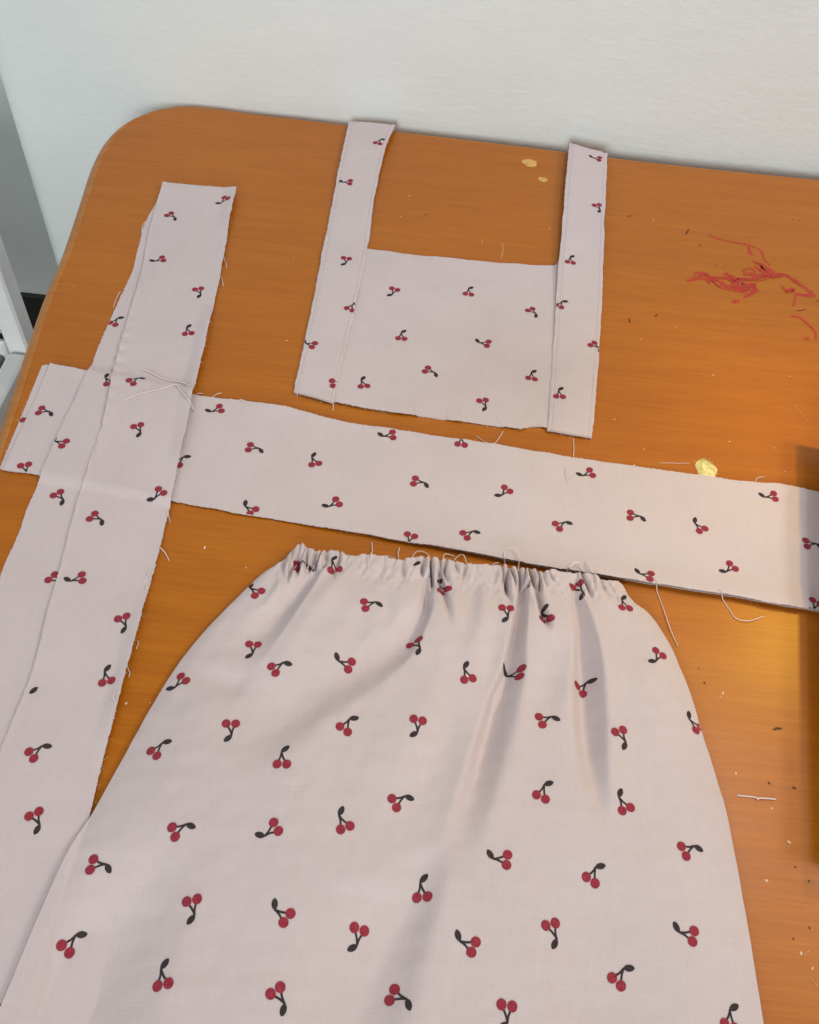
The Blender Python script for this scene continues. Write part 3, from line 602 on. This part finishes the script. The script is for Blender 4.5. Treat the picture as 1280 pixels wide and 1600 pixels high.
# ------------------------------------------------------------------ cloth
EDGE_J = Noise2(.004, 21)
EDGE_J2 = Noise2(.03, 22)
CLOTH = {}          # part name -> BVH in world space


def cloth_from_grid(name, X, Y, Z, parent, thick=.0005, drop=None, mat='fabric'):
    """closed cloth sheet from a grid of points; drop = height to which the rim and underside go"""
    nu, nv = X.shape
    top = np.stack([X, Y, Z], -1).reshape(-1, 3)
    bz = (Z - thick) if drop is None else np.minimum(Z - thick, np.full(Z.shape, drop))
    bot = np.stack([X, Y, bz], -1).reshape(-1, 3)
    idx = np.arange(nu * nv).reshape(nu, nv)
    q = np.stack([idx[:-1, :-1], idx[1:, :-1], idx[1:, 1:], idx[:-1, 1:]], -1).reshape(-1, 4)
    # face upward
    a, b, c = top[q[0, 0]], top[q[0, 1]], top[q[0, 2]]
    if np.cross(b - a, c - a)[2] < 0: q = q[:, ::-1]
    nn = nu * nv
    faces = [tuple(map(int, r_)) for r_ in q]
    bvh = BVHTree.FromPolygons([tuple(v) for v in top], faces)
    CLOTH[name] = bvh
    faces += [tuple(int(i) + nn for i in r_[::-1]) for r_ in q]
    loop = list(idx[:, 0]) + list(idx[-1, 1:]) + list(idx[::-1, -1][1:]) + list(idx[0, ::-1][1:-1])
    L = len(loop)
    for i in range(L):
        a, b = int(loop[i]), int(loop[(i + 1) % L])
        faces.append((a, b, b + nn, a + nn))
    o = mesh_obj(name.split('#')[0], np.vstack([top, bot]), faces, MAT[mat], parent, True, 55)
    return o


def strip_grid(A, B, nu, nv, raw=.00025, smooth=True):
    a = resample(A, nu, smooth); b = resample(B, nu, smooth)
    t = np.linspace(0, 1, nv)[None, :, None]
    G = a[:, None, :] * (1 - t) + b[:, None, :] * t
    # uneven raw edges
    j = raw * (EDGE_J(G[..., 0], G[..., 1]) + 1.2 * EDGE_J2(G[..., 0], G[..., 1]))
    ed = np.exp(-np.minimum(t[..., 0], 1 - t[..., 0]) / .02)
    dirv = (b - a)[:, None, :]; dirv = dirv / (np.linalg.norm(dirv, axis=-1, keepdims=True) + 1e-9)
    G = G + dirv * (j * ed)[..., None] * np.where(t < .5, -1, 1)
    return G[..., 0], G[..., 1], a, b


def drape_print(key, bvh, parent):
    """one small mesh for each printed cherry pair, following the cloth"""
    for (cx, cy, ang, mode) in D[key]:
        ca, sa = math.cos(math.radians(ang)), math.sin(math.radians(ang))
        V = []; Fc = []; MI = []

        def add(poly, faces, mi, lift):
            n0 = len(V)
            for (a, b) in poly:
                V.append((cx + a * ca - b * sa, cy + a * sa + b * ca, lift))
            for f_ in faces:
                Fc.append(tuple(n0 + i for i in f_)); MI.append(mi)
        mm = .001

        def disc(a0, b0, rx, ry, rot, mi, lift, seg=16, rings=3, leaf=False):
            pts = [(a0, b0)]; fs = []
            for r_ in range(1, rings + 1):
                for k in range(seg):
                    th = 2 * math.pi * k / seg
                    x_, y_ = rx * r_ / rings * math.cos(th), ry * r_ / rings * math.sin(th)
                    if leaf: y_ *= (1 - .35 * math.cos(th) ** 4)
                    pts.append((a0 + x_ * math.cos(rot) - y_ * math.sin(rot), b0 + x_ * math.sin(rot) + y_ * math.cos(rot)))
            for k in range(seg): fs.append((0, 1 + k, 1 + (k + 1) % seg))
            for r_ in range(rings - 1):
                for k in range(seg):
                    a_ = 1 + r_ * seg + k; b_ = 1 + r_ * seg + (k + 1) % seg
                    fs += [(a_, a_ + seg, b_ + seg), (a_, b_ + seg, b_)]
            add(pts, fs, mi, lift)

        def stem(p0, p1, bend, w):
            k = 8; pts = []; fs = []
            dx, dy = p1[0] - p0[0], p1[1] - p0[1]; L_ = math.hypot(dx, dy)
            nx_, ny_ = -dy / L_, dx / L_
            for i in range(k + 1):
                t = i / k
                x_ = p0[0] + dx * t + nx_ * bend * math.sin(math.pi * t); y_ = p0[1] + dy * t + ny_ * bend * math.sin(math.pi * t)
                pts += [(x_ + nx_ * w / 2, y_ + ny_ * w / 2), (x_ - nx_ * w / 2, y_ - ny_ * w / 2)]
            for i in range(k):
                fs += [(2 * i, 2 * i + 1, 2 * i + 3), (2 * i, 2 * i + 3, 2 * i + 2)]
            add(pts, fs, 0, .00016)
        J = (3.7 * mm, 0)
        rot = math.radians(-55)
        disc(J[0] + 2.7 * mm * math.cos(rot), J[1] + 2.7 * mm * math.sin(rot), 2.9 * mm, 1.65 * mm, rot, 0, .00018, leaf=True)
        if mode == 'all':
            c1 = (-3.6 * mm, 2.75 * mm); c2 = (-4.3 * mm, -2.65 * mm)
            stem(J, (c1[0] + 1.5 * mm, c1[1] - .6 * mm), .45 * mm, 1.1 * mm)
            stem(J, (c2[0] + 1.5 * mm, c2[1] + .6 * mm), -.35 * mm, 1.1 * mm)
            disc(c1[0], c1[1], 2.7 * mm, 2.6 * mm, 0, 1, .00024)
            disc(c2[0], c2[1], 2.7 * mm, 2.6 * mm, 0, 1, .00024)
        # drop on to the cloth
        ok = []; P3 = []
        for (x_, y_, l_) in V:
            h = bvh.ray_cast(Vector((x_, y_, TZ + .2)), Vector((0, 0, -1)))
            if h[0] is None: ok.append(False); P3.append((x_, y_, 0))
            else: ok.append(True); P3.append((x_, y_, h[0].z + l_))
        fs = []; mi = []
        for f_, m_ in zip(Fc, MI):
            if not all(ok[i] for i in f_): continue
            zs = [P3[i][2] for i in f_]
            if max(zs) - min(zs) > .004: continue
            fs.append(f_); mi.append(m_)
        if not fs: continue
        used = sorted({i for f_ in fs for i in f_}); rm = {a: b for b, a in enumerate(used)}
        mesh_obj('cherry_print', [P3[i] for i in used], [tuple(rm[i] for i in f_) for f_ in fs], [MAT['dark'], MAT['red']], parent, True, 60, mi)


def fray(edge, zfun, parent, count, seed, lmax=.0022, inward=None):
    """the fine fuzz along a raw cut edge: too fine to count"""
    r_ = np.random.default_rng(seed)
    e = resample(edge, 400, True)
    mb = MB()
    for _ in range(count):
        i = int(r_.integers(1, 398)); p = e[i]; t = e[i + 1] - e[i - 1]; t /= np.linalg.norm(t) + 1e-9
        nr = np.array([-t[1], t[0]]) * (1 if inward is None else inward)
        L_ = r_.uniform(.0004, lmax) * (1 if r_.random() > .06 else 2.0)
        a = r_.normal(0, .7)
        d = nr * math.cos(a) + t * math.sin(a)
        z = zfun(p[0], p[1])
        q0 = p - nr * .0006; q1 = p + d * L_ * .5; q2 = p + d * L_ + t * r_.normal(0, .0003)
        mb.tube([(*q0, z), (*q1, z + r_.uniform(-.0002, .0004)), (*q2, max(TZ + .0001, z - r_.uniform(0, .0008)))], .00009, 3)
    o = mb.build('frayed_edge', MAT['thread'], parent, False)
    o['kind'] = 'stuff'
    return o


def top_of(*bvhs, floor=TZ):
    def fn(x_, y_):
        z = floor
        for b in bvhs:
            h = b.ray_cast(Vector((x_, y_, TZ + .2)), Vector((0, 0, -1)))
            if h[0] is not None: z = max(z, h[0].z)
        return z
    return fn


def thread(name, pts, zfun, parent, r=.00026, loft=.0012, seed=0):
    p = resample(pts, max(10, int(len(pts) * 7)), True)
    r_ = np.random.default_rng(seed)
    k = len(p); ph = r_.uniform(0, 6.28)
    L = []
    for i in range(k):
        t = i / (k - 1)
        z = zfun(p[i][0], p[i][1]) + r + .0001 + loft * (0.5 + .5 * math.sin(ph + 5 * t)) * math.sin(math.pi * min(1, max(0, t))) 
        L.append((p[i][0] + r_.normal(0, .00006), p[i][1] + r_.normal(0, .00006), z))
    # smooth the heights so that a thread bridges steps instead of kinking over them
    z = np.array([q[2] for q in L])
    zs = z.copy()
    for _ in range(2):
        zs = np.maximum(z, np.convolve(np.pad(zs, 2, 'edge'), np.ones(5) / 5, 'valid'))
    L = [(a[0], a[1], b) for a, b in zip(L, zs)]
    return MB().tube(L, r, 6, True).build(name, MAT['thread'], parent)


wave1 = Noise2(.09, 31); wave2 = Noise2(.035, 32); wave3 = Noise2(.22, 33)

# ---- cross strip: the waistband piece, folded double
cross = empty('waistband_strip', (-.02, .05, TZ))
tag(cross, 'wide cherry print cotton waistband strip lying across the table under the long tie', 'fabric strip')
X, Y, a, b = strip_grid(D['CROSS_LO_TOP'], D['CROSS_LO_BOT'], 420, 60)
Z = TZ + .0008 + .0002 * wave1(X, Y)
p_cl = cloth_from_grid('lower_layer#cross', X, Y, Z, cross)
X, Y, ca_, cb_ = strip_grid(D['CROSS_TOP'], D['CROSS_BOT'], 520, 80)
V = np.linspace(0, 1, 80)[None, :] * np.ones_like(X)
lift = .0030 * sstep(.74, 1.0, V) ** 1.5 * sstep(-.10, .12, X) * (1 - .5 * sstep(.26, .33, X)) + .0009 * sstep(.12, 0, V) * (.6 + .4 * wave1(X, Y))
Z = TZ + .0020 + .00042 * wave1(X, Y) + .00022 * wave2(X, Y) + lift
p_cu = cloth_from_grid('upper_layer#cross', X, Y, Z, cross)
drape_print('PRINT_CROSS_LO', CLOTH['lower_layer#cross'], p_cl)
drape_print('PRINT_CROSS_UP', CLOTH['upper_layer#cross'], p_cu)

# ---- long tie strip, folded lengthwise
tie = empty('tie_strip', (-.24, .08, TZ))
tag(tie, 'long cherry print cotton tie strip folded lengthwise, lying down the left of the table', 'fabric strip')


def over_cross(x_, y_):
    """how far a layer rides up where it crosses the waistband strip"""
    p_ = np.array(D['CROSS_TOP']); q_ = np.array(D['CROSS_BOT'])
    d1, _ = polydist(x_, y_, p_); d2, _ = polydist(x_, y_, q_)
    return sstep(-.0085, .0015, np.minimum(d1, -d2))


X, Y, la, lb = strip_grid(D['LONG_LO_L'], D['LONG_LO_R'], 560, 50)
Z = TZ + .0012 + .0030 * over_cross(X, Y) + .0002 * wave1(X, Y)
p_ll = cloth_from_grid('lower_layer#tie', X, Y, Z, tie)
X, Y, ua, ub = strip_grid(D['LONG_UP_L'], D['LONG_UP_R'], 620, 70)
U = np.linspace(0, 1, 620)[:, None] * np.ones_like(X)
V = np.linspace(0, 1, 70)[None, :] * np.ones_like(X)
puck = .0010 * np.exp(-(V / .10) ** 2) * np.exp(-((U - .335) / .07) ** 2) * (1 + .8 * np.sin(U * 330))
Z = TZ + .0027 + .0028 * over_cross(X, Y) + .00040 * wave1(X, Y) + .00020 * wave2(X, Y) + puck
Z += .0036 * sstep(.82, 1.0, V) * np.clip(.35 + .9 * wave3(X * 2, Y * 2), 0, 1) + .0016 * sstep(.06, .0, U) + .0004 * sstep(.05, 0, V)
p_lu = cloth_from_grid('upper_layer#tie', X, Y, Z, tie)
drape_print('PRINT_LONG_LO', CLOTH['lower_layer#tie'], p_ll)
drape_print('PRINT_LONG_UP', CLOTH['upper_layer#tie'], p_lu)

# ---- bib with two straps
bib = empty('apron_bib', (.02, .2, TZ))
tag(bib, 'square cherry print apron bib with two stitched shoulder straps hanging over the table edge', 'apron bib')
X, Y, ba, bb = strip_grid(D['BIB_TOP'], D['BIB_BOT'], 240, 160, .0003)
Z = TZ + .0013 + .0005 * wave1(X, Y) + .00028 * wave2(X, Y) + .0008 * sstep(.9, 1, np.linspace(0, 1, 160)[None, :]) * (wave1(X * 2, Y) > 0)
p_bib = cloth_from_grid('bib_panel', X, Y, Z, bib)
drape_print('PRINT_BIB', CLOTH['bib_panel'], p_bib)


def strap(idn, Lk, Rk, Pk, lift_fn):
    A = np.array(D[Lk]); B = np.array(D[Rk])
    nu, nv = 300, 36
    X, Y, a, b = strip_grid(A, B, nu, nv, .00028)
    V = np.linspace(0, 1, nv)[None, :] * np.ones_like(X)
    Z = TZ + .0033 + .00030 * wave2(X, Y) + lift_fn(X, Y, V)
    # soft rounded folded edges, slight dent along the two rows of stitching
    Z -= .0007 * np.exp(-np.minimum(V, 1 - V) / .035)
    puck_ = Noise2(.006, 61 + idn)
    Z += .00030 * puck_(X, Y) * np.exp(-((np.minimum(V, 1 - V) - .085) / .09) ** 2) + .00035 * wave1(X * 1.3, Y * 1.3)
    for v0 in (.085, .915):
        Z -= .00050 * np.exp(-((V - v0) / .018) ** 2)
    # tail that bends over the rear edge of the table and hangs behind it
    k = 26
    d0 = np.stack([X[0] - X[6], Y[0] - Y[6]], -1); d0 /= np.linalg.norm(d0, axis=1)[:, None]
    s = np.linspace(0, 1, k)
    rad = .0055
    rows = []
    for si in s[1:]:
        L_ = si * .05
        th = min(L_ / rad, math.pi / 2)
        out_ = rad * math.sin(th); dn = rad * (1 - math.cos(th)) + max(0, L_ - rad * math.pi / 2)
        rows.append((X[0] + d0[:, 0] * out_ * .7, np.minimum(Y[0] + d0[:, 1] * out_, WALL_Y - .002), Z[0] - dn))
    rows = rows[::-1]
    X = np.vstack([np.array([r_[0] for r_ in rows]), X]); Y = np.vstack([np.array([r_[1] for r_ in rows]), Y]); Z = np.vstack([np.array([r_[2] for r_ in rows]), Z])
    o = cloth_from_grid('shoulder_strap#%d' % idn, X, Y, Z, bib, .0020)
    bv = CLOTH['shoulder_strap#%d' % idn]
    drape_print(Pk, bv, o)
    zt = top_of(bv)
    for v0 in (.085, .915):
        p_ = a * (1 - v0) + b * v0
        p_ = resample(p_, 2400, False)
        Ls = np.linalg.norm(np.diff(p_, axis=0), axis=1).sum()
        st = .0027; cnt = int(Ls / st)
        mb = MB()
        for i in range(cnt):
            j0 = int((i + .08) / cnt * 2399); j1 = int((i + .86) / cnt * 2399)
            q = [p_[j0], p_[(j0 + j1) // 2], p_[j1]]
            mb.tube([(*q[0], zt(*q[0]) - .0001), (*q[1], zt(*q[1]) + .00012), (*q[2], zt(*q[2]) - .0001)], .00017, 4)
        so = mb.build('stitching', MAT['seam'], o, False)
        so['kind'] = 'stuff'
    return o, bv


s1, bv1 = strap(1, 'STRAP1_L', 'STRAP1_R', 'PRINT_STRAP1', lambda x_, y_, v: sstep(.30, .50, y_) * (.0030 + .0025 * v))
s2, bv2 = strap(2, 'STRAP2_L', 'STRAP2_R', 'PRINT_STRAP2', lambda x_, y_, v: sstep(.18, .44, y_) * (.0080 - .0025 * v))

# ---- gathered skirt
skirt = empty('gathered_skirt', (.04, -.2, TZ))
tag(skirt, 'cherry print cotton apron skirt gathered along its waist, spread over the front of the table', 'apron skirt')
nu, nv = 760, 560
Lc = resample(D['SK_L'], 1200, True); Rc = resample(D['SK_R'], 1200, True); Wc = resample(D['SK_WAIST'], nu, True)
vv = np.linspace(0, 1, nv) ** 1.15
li = np.stack([np.interp(vv, np.linspace(0, 1, 1200), Lc[:, k]) for k in (0, 1)], 1)
ri = np.stack([np.interp(vv, np.linspace(0, 1, 1200), Rc[:, k]) for k in (0, 1)], 1)
uu = np.linspace(0, 1, nu)
G = li[None] * (1 - uu)[:, None, None] + ri[None] * uu[:, None, None]
base_w = Lc[0][None] * (1 - uu)[:, None] + Rc[0][None] * uu[:, None]
G += ((1 - vv) ** 9)[None, :, None] * (Wc - base_w)[:, None, :]
# the waist line bows: pull the interior rows with it
X, Y = G[..., 0].copy(), G[..., 1].copy()
U = uu[:, None] * np.ones_like(X); Vv = vv[None, :] * np.ones_like(X)
wdt = np.hypot(*(ri - li).T)[None, :]
dE = np.minimum(U, 1 - U) * wdt
dW = np.hypot(X - Wc[:, 0][:, None], Y - Wc[:, 1][:, None])       # distance from the waist edge
edge = 1 - np.exp(-dE / .026)
body = .0055 + .0065 * sstep(.0, .05, dW) - .0035 * sstep(.10, .30, dW)
Z = .0046 + (body + .0020 * wave3(X, Y) * sstep(.02, .09, dW) + .0010 * wave1(X * .8, Y * .6) * sstep(.01, .05, dW)) * edge
dep = np.zeros_like(Z)
for mode, pts, dd, wl, wr in D['FOLDS']:
    q = resample(np.column_stack([np.array(pts), dd, wl, wr]), 26, True)
    s, (d_, a_, b_) = polydist(X, Y, q[:, :2], np.maximum(q[:, 2], 0), q[:, 3], q[:, 4])
    if mode == 'v':                    # valley line with its own width on either side
        w_ = np.where(s > 0, a_, b_)   # travelling toward the viewer, the right hand of travel is the picture's left
        g = np.exp(-np.abs(s / w_) ** 2.2)
    else:                              # sharp crest: the cloth drops from it to a soft valley beside it
        t_ = np.clip(s / a_, 0, 1)
        soft = np.clip((a_ - .012) / .008, 0, 1)
        up = np.sin(t_ * np.pi / 2) * (1 - soft) + t_ * t_ * (3 - 2 * t_) * soft
        g = np.where(s <= 0, 0, np.where(s < a_, up, np.exp(-(np.clip(s - a_, 0, 1) / b_) ** 2)))
        Z += .16 * d_ * np.exp(-(s / .010) ** 2) * edge
    dep = np.maximum(dep, d_ * g) + .25 * np.minimum(dep, d_ * g)
for j, (pts, d_) in enumerate(D['TUCKS']):
    d_ = d_ * min(1.25, (d_ / .0028) ** 1.3)
    p = np.array(pts); L_ = np.linalg.norm(p[1] - p[0])
    ax = (p[1] - p[0]) / L_
    t = ((X - p[0][0]) * ax[0] + (Y - p[0][1]) * ax[1]) / L_
    s = (X - p[0][0]) * ax[1] - (Y - p[0][1]) * ax[0]
    s = s + .0010 * np.sin(t * 5 + j * 2.1)
    w_ = .00080 + .0013 * np.clip(t, 0, 1.5) ** 1.5 + .0002 * math.sin(j * 3.3)
    jit = .55 + .9 * ((j * 0.618) % 1)
    s = s + (t - .4) * .0016 * math.sin(j * 1.7)
    env = jit * np.where(t < 0, 1, np.exp(-np.clip(t - .35, 0, 9) ** 2 * (1.2 + 2.5 * ((j * .37) % 1)))) * (0.42 + .68 * np.exp(-((t - .5) / .32) ** 2))
    g = d_ * 1.9 * np.exp(-np.abs(s / w_) ** 2) * env * (t < 2.2)
    dep = np.maximum(dep, g) + .3 * np.minimum(dep, g)
    Z += .36 * d_ * np.exp(-((np.abs(s) - 2.8 * w_) / (1.7 * w_)) ** 2) * env * (t < 2.2)
def blur(A, k):
    for ax in (0, 1):
        p_ = np.pad(A, [(k, k) if i == ax else (0, 0) for i in (0, 1)], 'edge')
        c_ = np.cumsum(np.insert(p_, 0, 0, axis=ax), axis=ax)
        n_ = A.shape[ax]
        A = (np.take(c_, np.arange(2 * k + 1, 2 * k + 1 + n_), axis=ax) - np.take(c_, np.arange(n_), axis=ax)) / (2 * k + 1)
    return A


b1 = blur(blur(dep, 2), 2); b2 = blur(blur(dep, 5), 4)
f1 = sstep(.016, .035, dW); f2 = sstep(.05, .14, dW)
dep = dep * (1 - f1) + f1 * (b1 * (1 - f2) + b2 * f2)
Z = Z - dep * (.15 + .85 * sstep(.0, .028, dE) * np.ones_like(dep))
# softer, uneven folds fanning out of the gathers
rf = np.random.default_rng(17)
for ui in (.05, .11, .17, .235, .29, .36, .42, .475, .53, .60, .66, .735, .80, .86, .93):
    am = rf.uniform(.0014, .0034); wi = rf.uniform(.004, .009); ln = rf.uniform(.07, .26); bend = rf.normal(0, .012)
    s = (U - ui - bend * Vv) * wdt
    wv_ = wi * (1 + 1.6 * np.clip(dW / ln, 0, 1.5))
    Z -= am * (np.exp(-(s / wv_) ** 2) - .35 * np.exp(-((s - 1.9 * wv_) / wv_) ** 2)) * sstep(.008, .022, dW) * np.exp(-(dW / ln) ** 2) * edge
# fine crumple near the gathering row
cr = Noise2(.0075, 41); cr2 = Noise2(.004, 42)
fade = np.exp(-((dW - .014) / .012) ** 2)
Z += (.00034 * cr(X * 1.6, Y * .6) + .00010 * cr2(X, Y)) * fade
lin = Noise2(.02, 43)
Z += .00020 * lin(X, Y) * sstep(.02, .06, dW)
# it lies over the long tie at the lower left: keep clear of that
sd, _ = polydist(X, Y, resample(D['LONG_UP_R'], 60, True))
Z = np.maximum(Z, .0026 + .0003 * wave2(X, Y) + .0052 * sstep(-.006, .004, sd))
# the raw top edge leans down a little and ripples sideways
Y += .0007 * cr(X, Y) * np.exp(-dW / .004)
Z = TZ + Z
p_sk = cloth_from_grid('skirt_panel', X, Y, Z, skirt, .0006)
drape_print('PRINT_SKIRT', CLOTH['skirt_panel'], p_sk)
zsk = top_of(CLOTH['skirt_panel'])
# the layer underneath, lying flat inside the folded sides
k = np.linspace(0, 1, 40)[:, None, None]
bl = resample(D['SK_L'], 120, True); br = resample(D['SK_R'], 120, True)
Gb = (bl + (br - bl) * .012)[None] * (1 - k) + (br - (br - bl) * .012)[None] * k
Zb = TZ + .0016 + .0 * Gb[..., 0] + .0019 * over_cross(Gb[..., 0], Gb[..., 1])
dl, _ = polydist(Gb[..., 0], Gb[..., 1], D['LONG_UP_R'])
Zb = Zb + .0012 * sstep(-.004, .004, dl)
cloth_from_grid('under_layer', Gb[..., 0], Gb[..., 1], Zb, skirt)

# ---- frayed raw edges and the threads that hang from each piece
ALL = [CLOTH[k_] for k_ in ('lower_layer#cross', 'upper_layer#cross', 'lower_layer#tie', 'upper_layer#tie', 'bib_panel')] + [bv1, bv2]
zall = top_of(*ALL)
zeverything = top_of(CLOTH['skirt_panel'], *ALL)
fray(D['CROSS_TOP'], zall, cross, 170, 1, .0014, inward=1)
fray(D['CROSS_BOT'], zall, cross, 110, 2, .0012, inward=-1)
fray(D['LONG_UP_R'], zall, tie, 150, 3, .0016, inward=1)
fray(D['LONG_UP_L'], zall, tie, 60, 4, .0010, inward=-1)
fray(D['LONG_LO_L'], zall, tie, 120, 5, .0013, inward=-1)
fray([D['LONG_UP_L'][0], D['LONG_UP_R'][0]], zall, tie, 50, 6, .0015, inward=1)
fray(D['BIB_BOT'], zall, bib, 150, 7, .002, inward=-1)
fray([D['STRAP1_L'][-1], D['STRAP1_R'][-1]], zall, bib, 50, 8, .002, inward=-1)
fray([D['STRAP2_L'][-1], D['STRAP2_R'][-1]], zall, bib, 50, 9, .002, inward=-1)
fray([D['CROSS_LO_TOP'][0], D['CROSS_LO_BOT'][0]], zall, cross, 60, 10, .002, inward=-1)
fray(D['SK_WAIST'], zsk, skirt, 160, 12, .0016, inward=1)
for key, par, fn in (('TH_CROSS', cross, zall), ('TH_LONG', tie, zall), ('TH_BIB', bib, zall), ('TH_SKIRT', skirt, zeverything)):
    for j, pts in enumerate(D[key]):
        thread('hanging_thread', pts, fn, par, .00028 if par is not skirt else .00034, .0012 if par is not skirt else .0028, j)

LB = ['short loose white thread lying across the long tie, upper of the two curved ones',
      'long bent white thread lying across the long tie down to its right edge',
      'loose white thread lying along the puckered fold of the long tie',
      'white snippet of thread alone on bare wood right of the skirt',
      'small hooked white thread lying on the waistband strip below the right bib strap',
      'faint straight thread on the wood left of the yellow lint tuft']
for j, pts in enumerate(D['LOOSE']):
    t = thread('loose_thread', pts, zall, None, (.00048, .00042, .00036, .00042, .00026, .00018)[j], .0008, 60 + j)
    tag(t, LB[j], 'thread', 'loose threads')

# ---- yellow lint tuft
tc = D['TUFT']
tuft = empty('lint_tuft', (tc[0], tc[1], TZ))
tag(tuft, 'fuzzy yellow lint tuft stuck on the table, half under the waistband strip', 'lint')
rr = np.random.default_rng(3)
seg, rings = 36, 10
v = [(tc[0], tc[1], TZ + .0013)]; f = []
nz = Noise2(.004, 77); nz2 = Noise2(.0018, 78)
for r_ in range(1, rings + 1):
    fr = r_ / rings
    for k in range(seg):
        th = 2 * math.pi * k / seg
        x_ = tc[0] + .0078 * fr * math.cos(th) * (1 + .12 * math.sin(3 * th + 1) + .07 * math.sin(7 * th))
        y_ = tc[1] + .0115 * fr * math.sin(th) * (1 + .10 * math.sin(2 * th + 2) + .06 * math.sin(5 * th))
        h = .0013 * max(0, 1 - fr ** 2.6) + (.0004 * nz(x_, y_) + .00025 * nz2(x_, y_)) * (1 - fr ** 4)
        if y_ < tc[1] - .001: h = min(h, .0008)
        v.append((x_, y_, TZ + max(.0001, h)))
f += [(0, 1 + k, 1 + (k + 1) % seg) for k in range(seg)]
for r_ in range(rings - 1):
    for k in range(seg):
        a = 1 + r_ * seg + k; b = 1 + r_ * seg + (k + 1) % seg
        f.append((a, a + seg, b + seg, b))
mesh_obj('clump', v, f, MAT['tuft'], tuft, True, 80)
mb = MB()
for _ in range(150):
    th = rr.uniform(-.3, math.pi + .3); fr = rr.uniform(.3, 1.0)
    p = np.array([tc[0] + .0078 * fr * math.cos(th), tc[1] + .0115 * fr * math.sin(th), TZ + .0013 * (1 - fr ** 2) + .0003])
    a = th + rr.normal(0, 1.0); L_ = rr.uniform(.001, .0038)
    q = p + np.array([math.cos(a) * L_ * .5, math.sin(a) * L_ * .5, rr.uniform(0, .001)])
    a += rr.normal(0, .6)
    w = q + np.array([math.cos(a) * L_ * .5, math.sin(a) * L_ * .5, -rr.uniform(0, .001)])
    w[2] = max(w[2], TZ + .0002)
    mb.tube([p, q, w], .00012, 3)
o = mb.build('fibres', MAT['tuft'], tuft, False); o['kind'] = 'stuff'

# ---- crumbs and lint specks on the wood
for key, mat, name, lab in (('SPECK_WHITE', 'crumb', 'lint_specks', 'tiny pale lint specks scattered over the bare wood'), ('SPECK_DARK', 'fleck', 'dark_specks', 'tiny dark specks scattered over the bare wood')):
    mb = MB()
    pts = list(D[key])
    for _ in range(20):
        pts.append((rr.uniform(.15, .42), rr.uniform(-.35, .45)) if rr.random() < .75 else (rr.uniform(-.3, .2), rr.uniform(-.1, .5)))
    for i, (x_, y_) in enumerate(pts):
        s_ = (rr.uniform(.0004, .0007) if i < len(D[key]) else rr.uniform(.00018, .0004)) * (1 if key == 'SPECK_WHITE' else 1.1)
        a = rr.uniform(0, 3.14)
        e = rr.uniform(1, 2.2)
        n0 = len(mb.v)
        for k in range(6):
            th = 2 * math.pi * k / 6
            u_, w_ = s_ * e * math.cos(th) * rr.uniform(.7, 1.2), s_ * math.sin(th) * rr.uniform(.7, 1.2)
            mb.v.append((x_ + u_ * math.cos(a) - w_ * math.sin(a), y_ + u_ * math.sin(a) + w_ * math.cos(a), TZ + .0001))
        mb.v.append((x_, y_, TZ + .0001 + s_ * .6))
        mb.f += [(n0 + k, n0 + (k + 1) % 6, n0 + 6) for k in range(6)]
    o = mb.build(name, MAT[mat], None, True, 80)
    tag(o, lab, 'specks', kind='stuff')

# ---- an assumed desk lamp and an added box, both unseen, just right of the picture: they give the warm patch and its shadow
LX, LY = .463, .184
lamp = empty('assumed_desk_lamp', (LX + .12, LY + .1, TZ))  # assumed lamp, added outside the view for the warm glow
tag(lamp, 'assumed grey desk lamp with warm bulb, added out of view on the right of the table', 'lamp')
MB().lathe([(0, TZ + .0005), (.07, TZ + .0005), (.072, TZ + .006), (.06, TZ + .018), (.012, TZ + .024), (0, TZ + .024)], LX + .12, LY + .1).build('base', MAT['metal'], lamp)
MB().tube([(LX + .12, LY + .1, TZ + .02), (LX + .13, LY + .1, TZ + .34), (LX + .11, LY + .09, TZ + .45), (LX + .03, LY + .03, TZ + .455)], .006, 10).build('arm', MAT['metal'], lamp)
sh = MB().lathe([(.012, .055), (.03, .05), (.05, .02), (.062, -.03), (.060, -.03), (.047, .018), (.028, .046)], 0, 0)
so = sh.build('shade', MAT['metal'], None)
so.parent = lamp
tgt = Vector((.26, -.03, TZ))
hd = Vector((LX, LY, TZ + .41))
so.location = hd - Vector(lamp.location)
so.rotation_euler = (tgt - hd).to_track_quat('-Z', 'Y').to_euler()
l = bpy.data.lights.new('assumed_bulb', 'SPOT')  # assumed warm source behind the glow at the right
l.energy = 3.9
l.color = (1.0, 0.63, 0.06)
l.spot_size = math.radians(92)
l.spot_blend = 1.0
l.shadow_soft_size = .022
lo = bpy.data.objects.new('assumed_bulb', l)
COL.objects.link(lo)
lo.location = hd
aim(lo, tgt)

bx = empty('shadow_box', (.311, .115, TZ))
bx.rotation_euler = (0, 0, math.radians(-9.4))
tag(bx, 'added white box with an overhanging lid, out of view, casting the shadow right of the waistband strip', 'box')
for nm, dims in (('body', (0.020, .140, -.310, -.020, .0005, .0242)), ('lid', (0, .16, -.33, 0, .0244, .031))):
    o = MB().box(*dims, b=.002).build(nm, MAT['box'], None)
    o.parent = bx
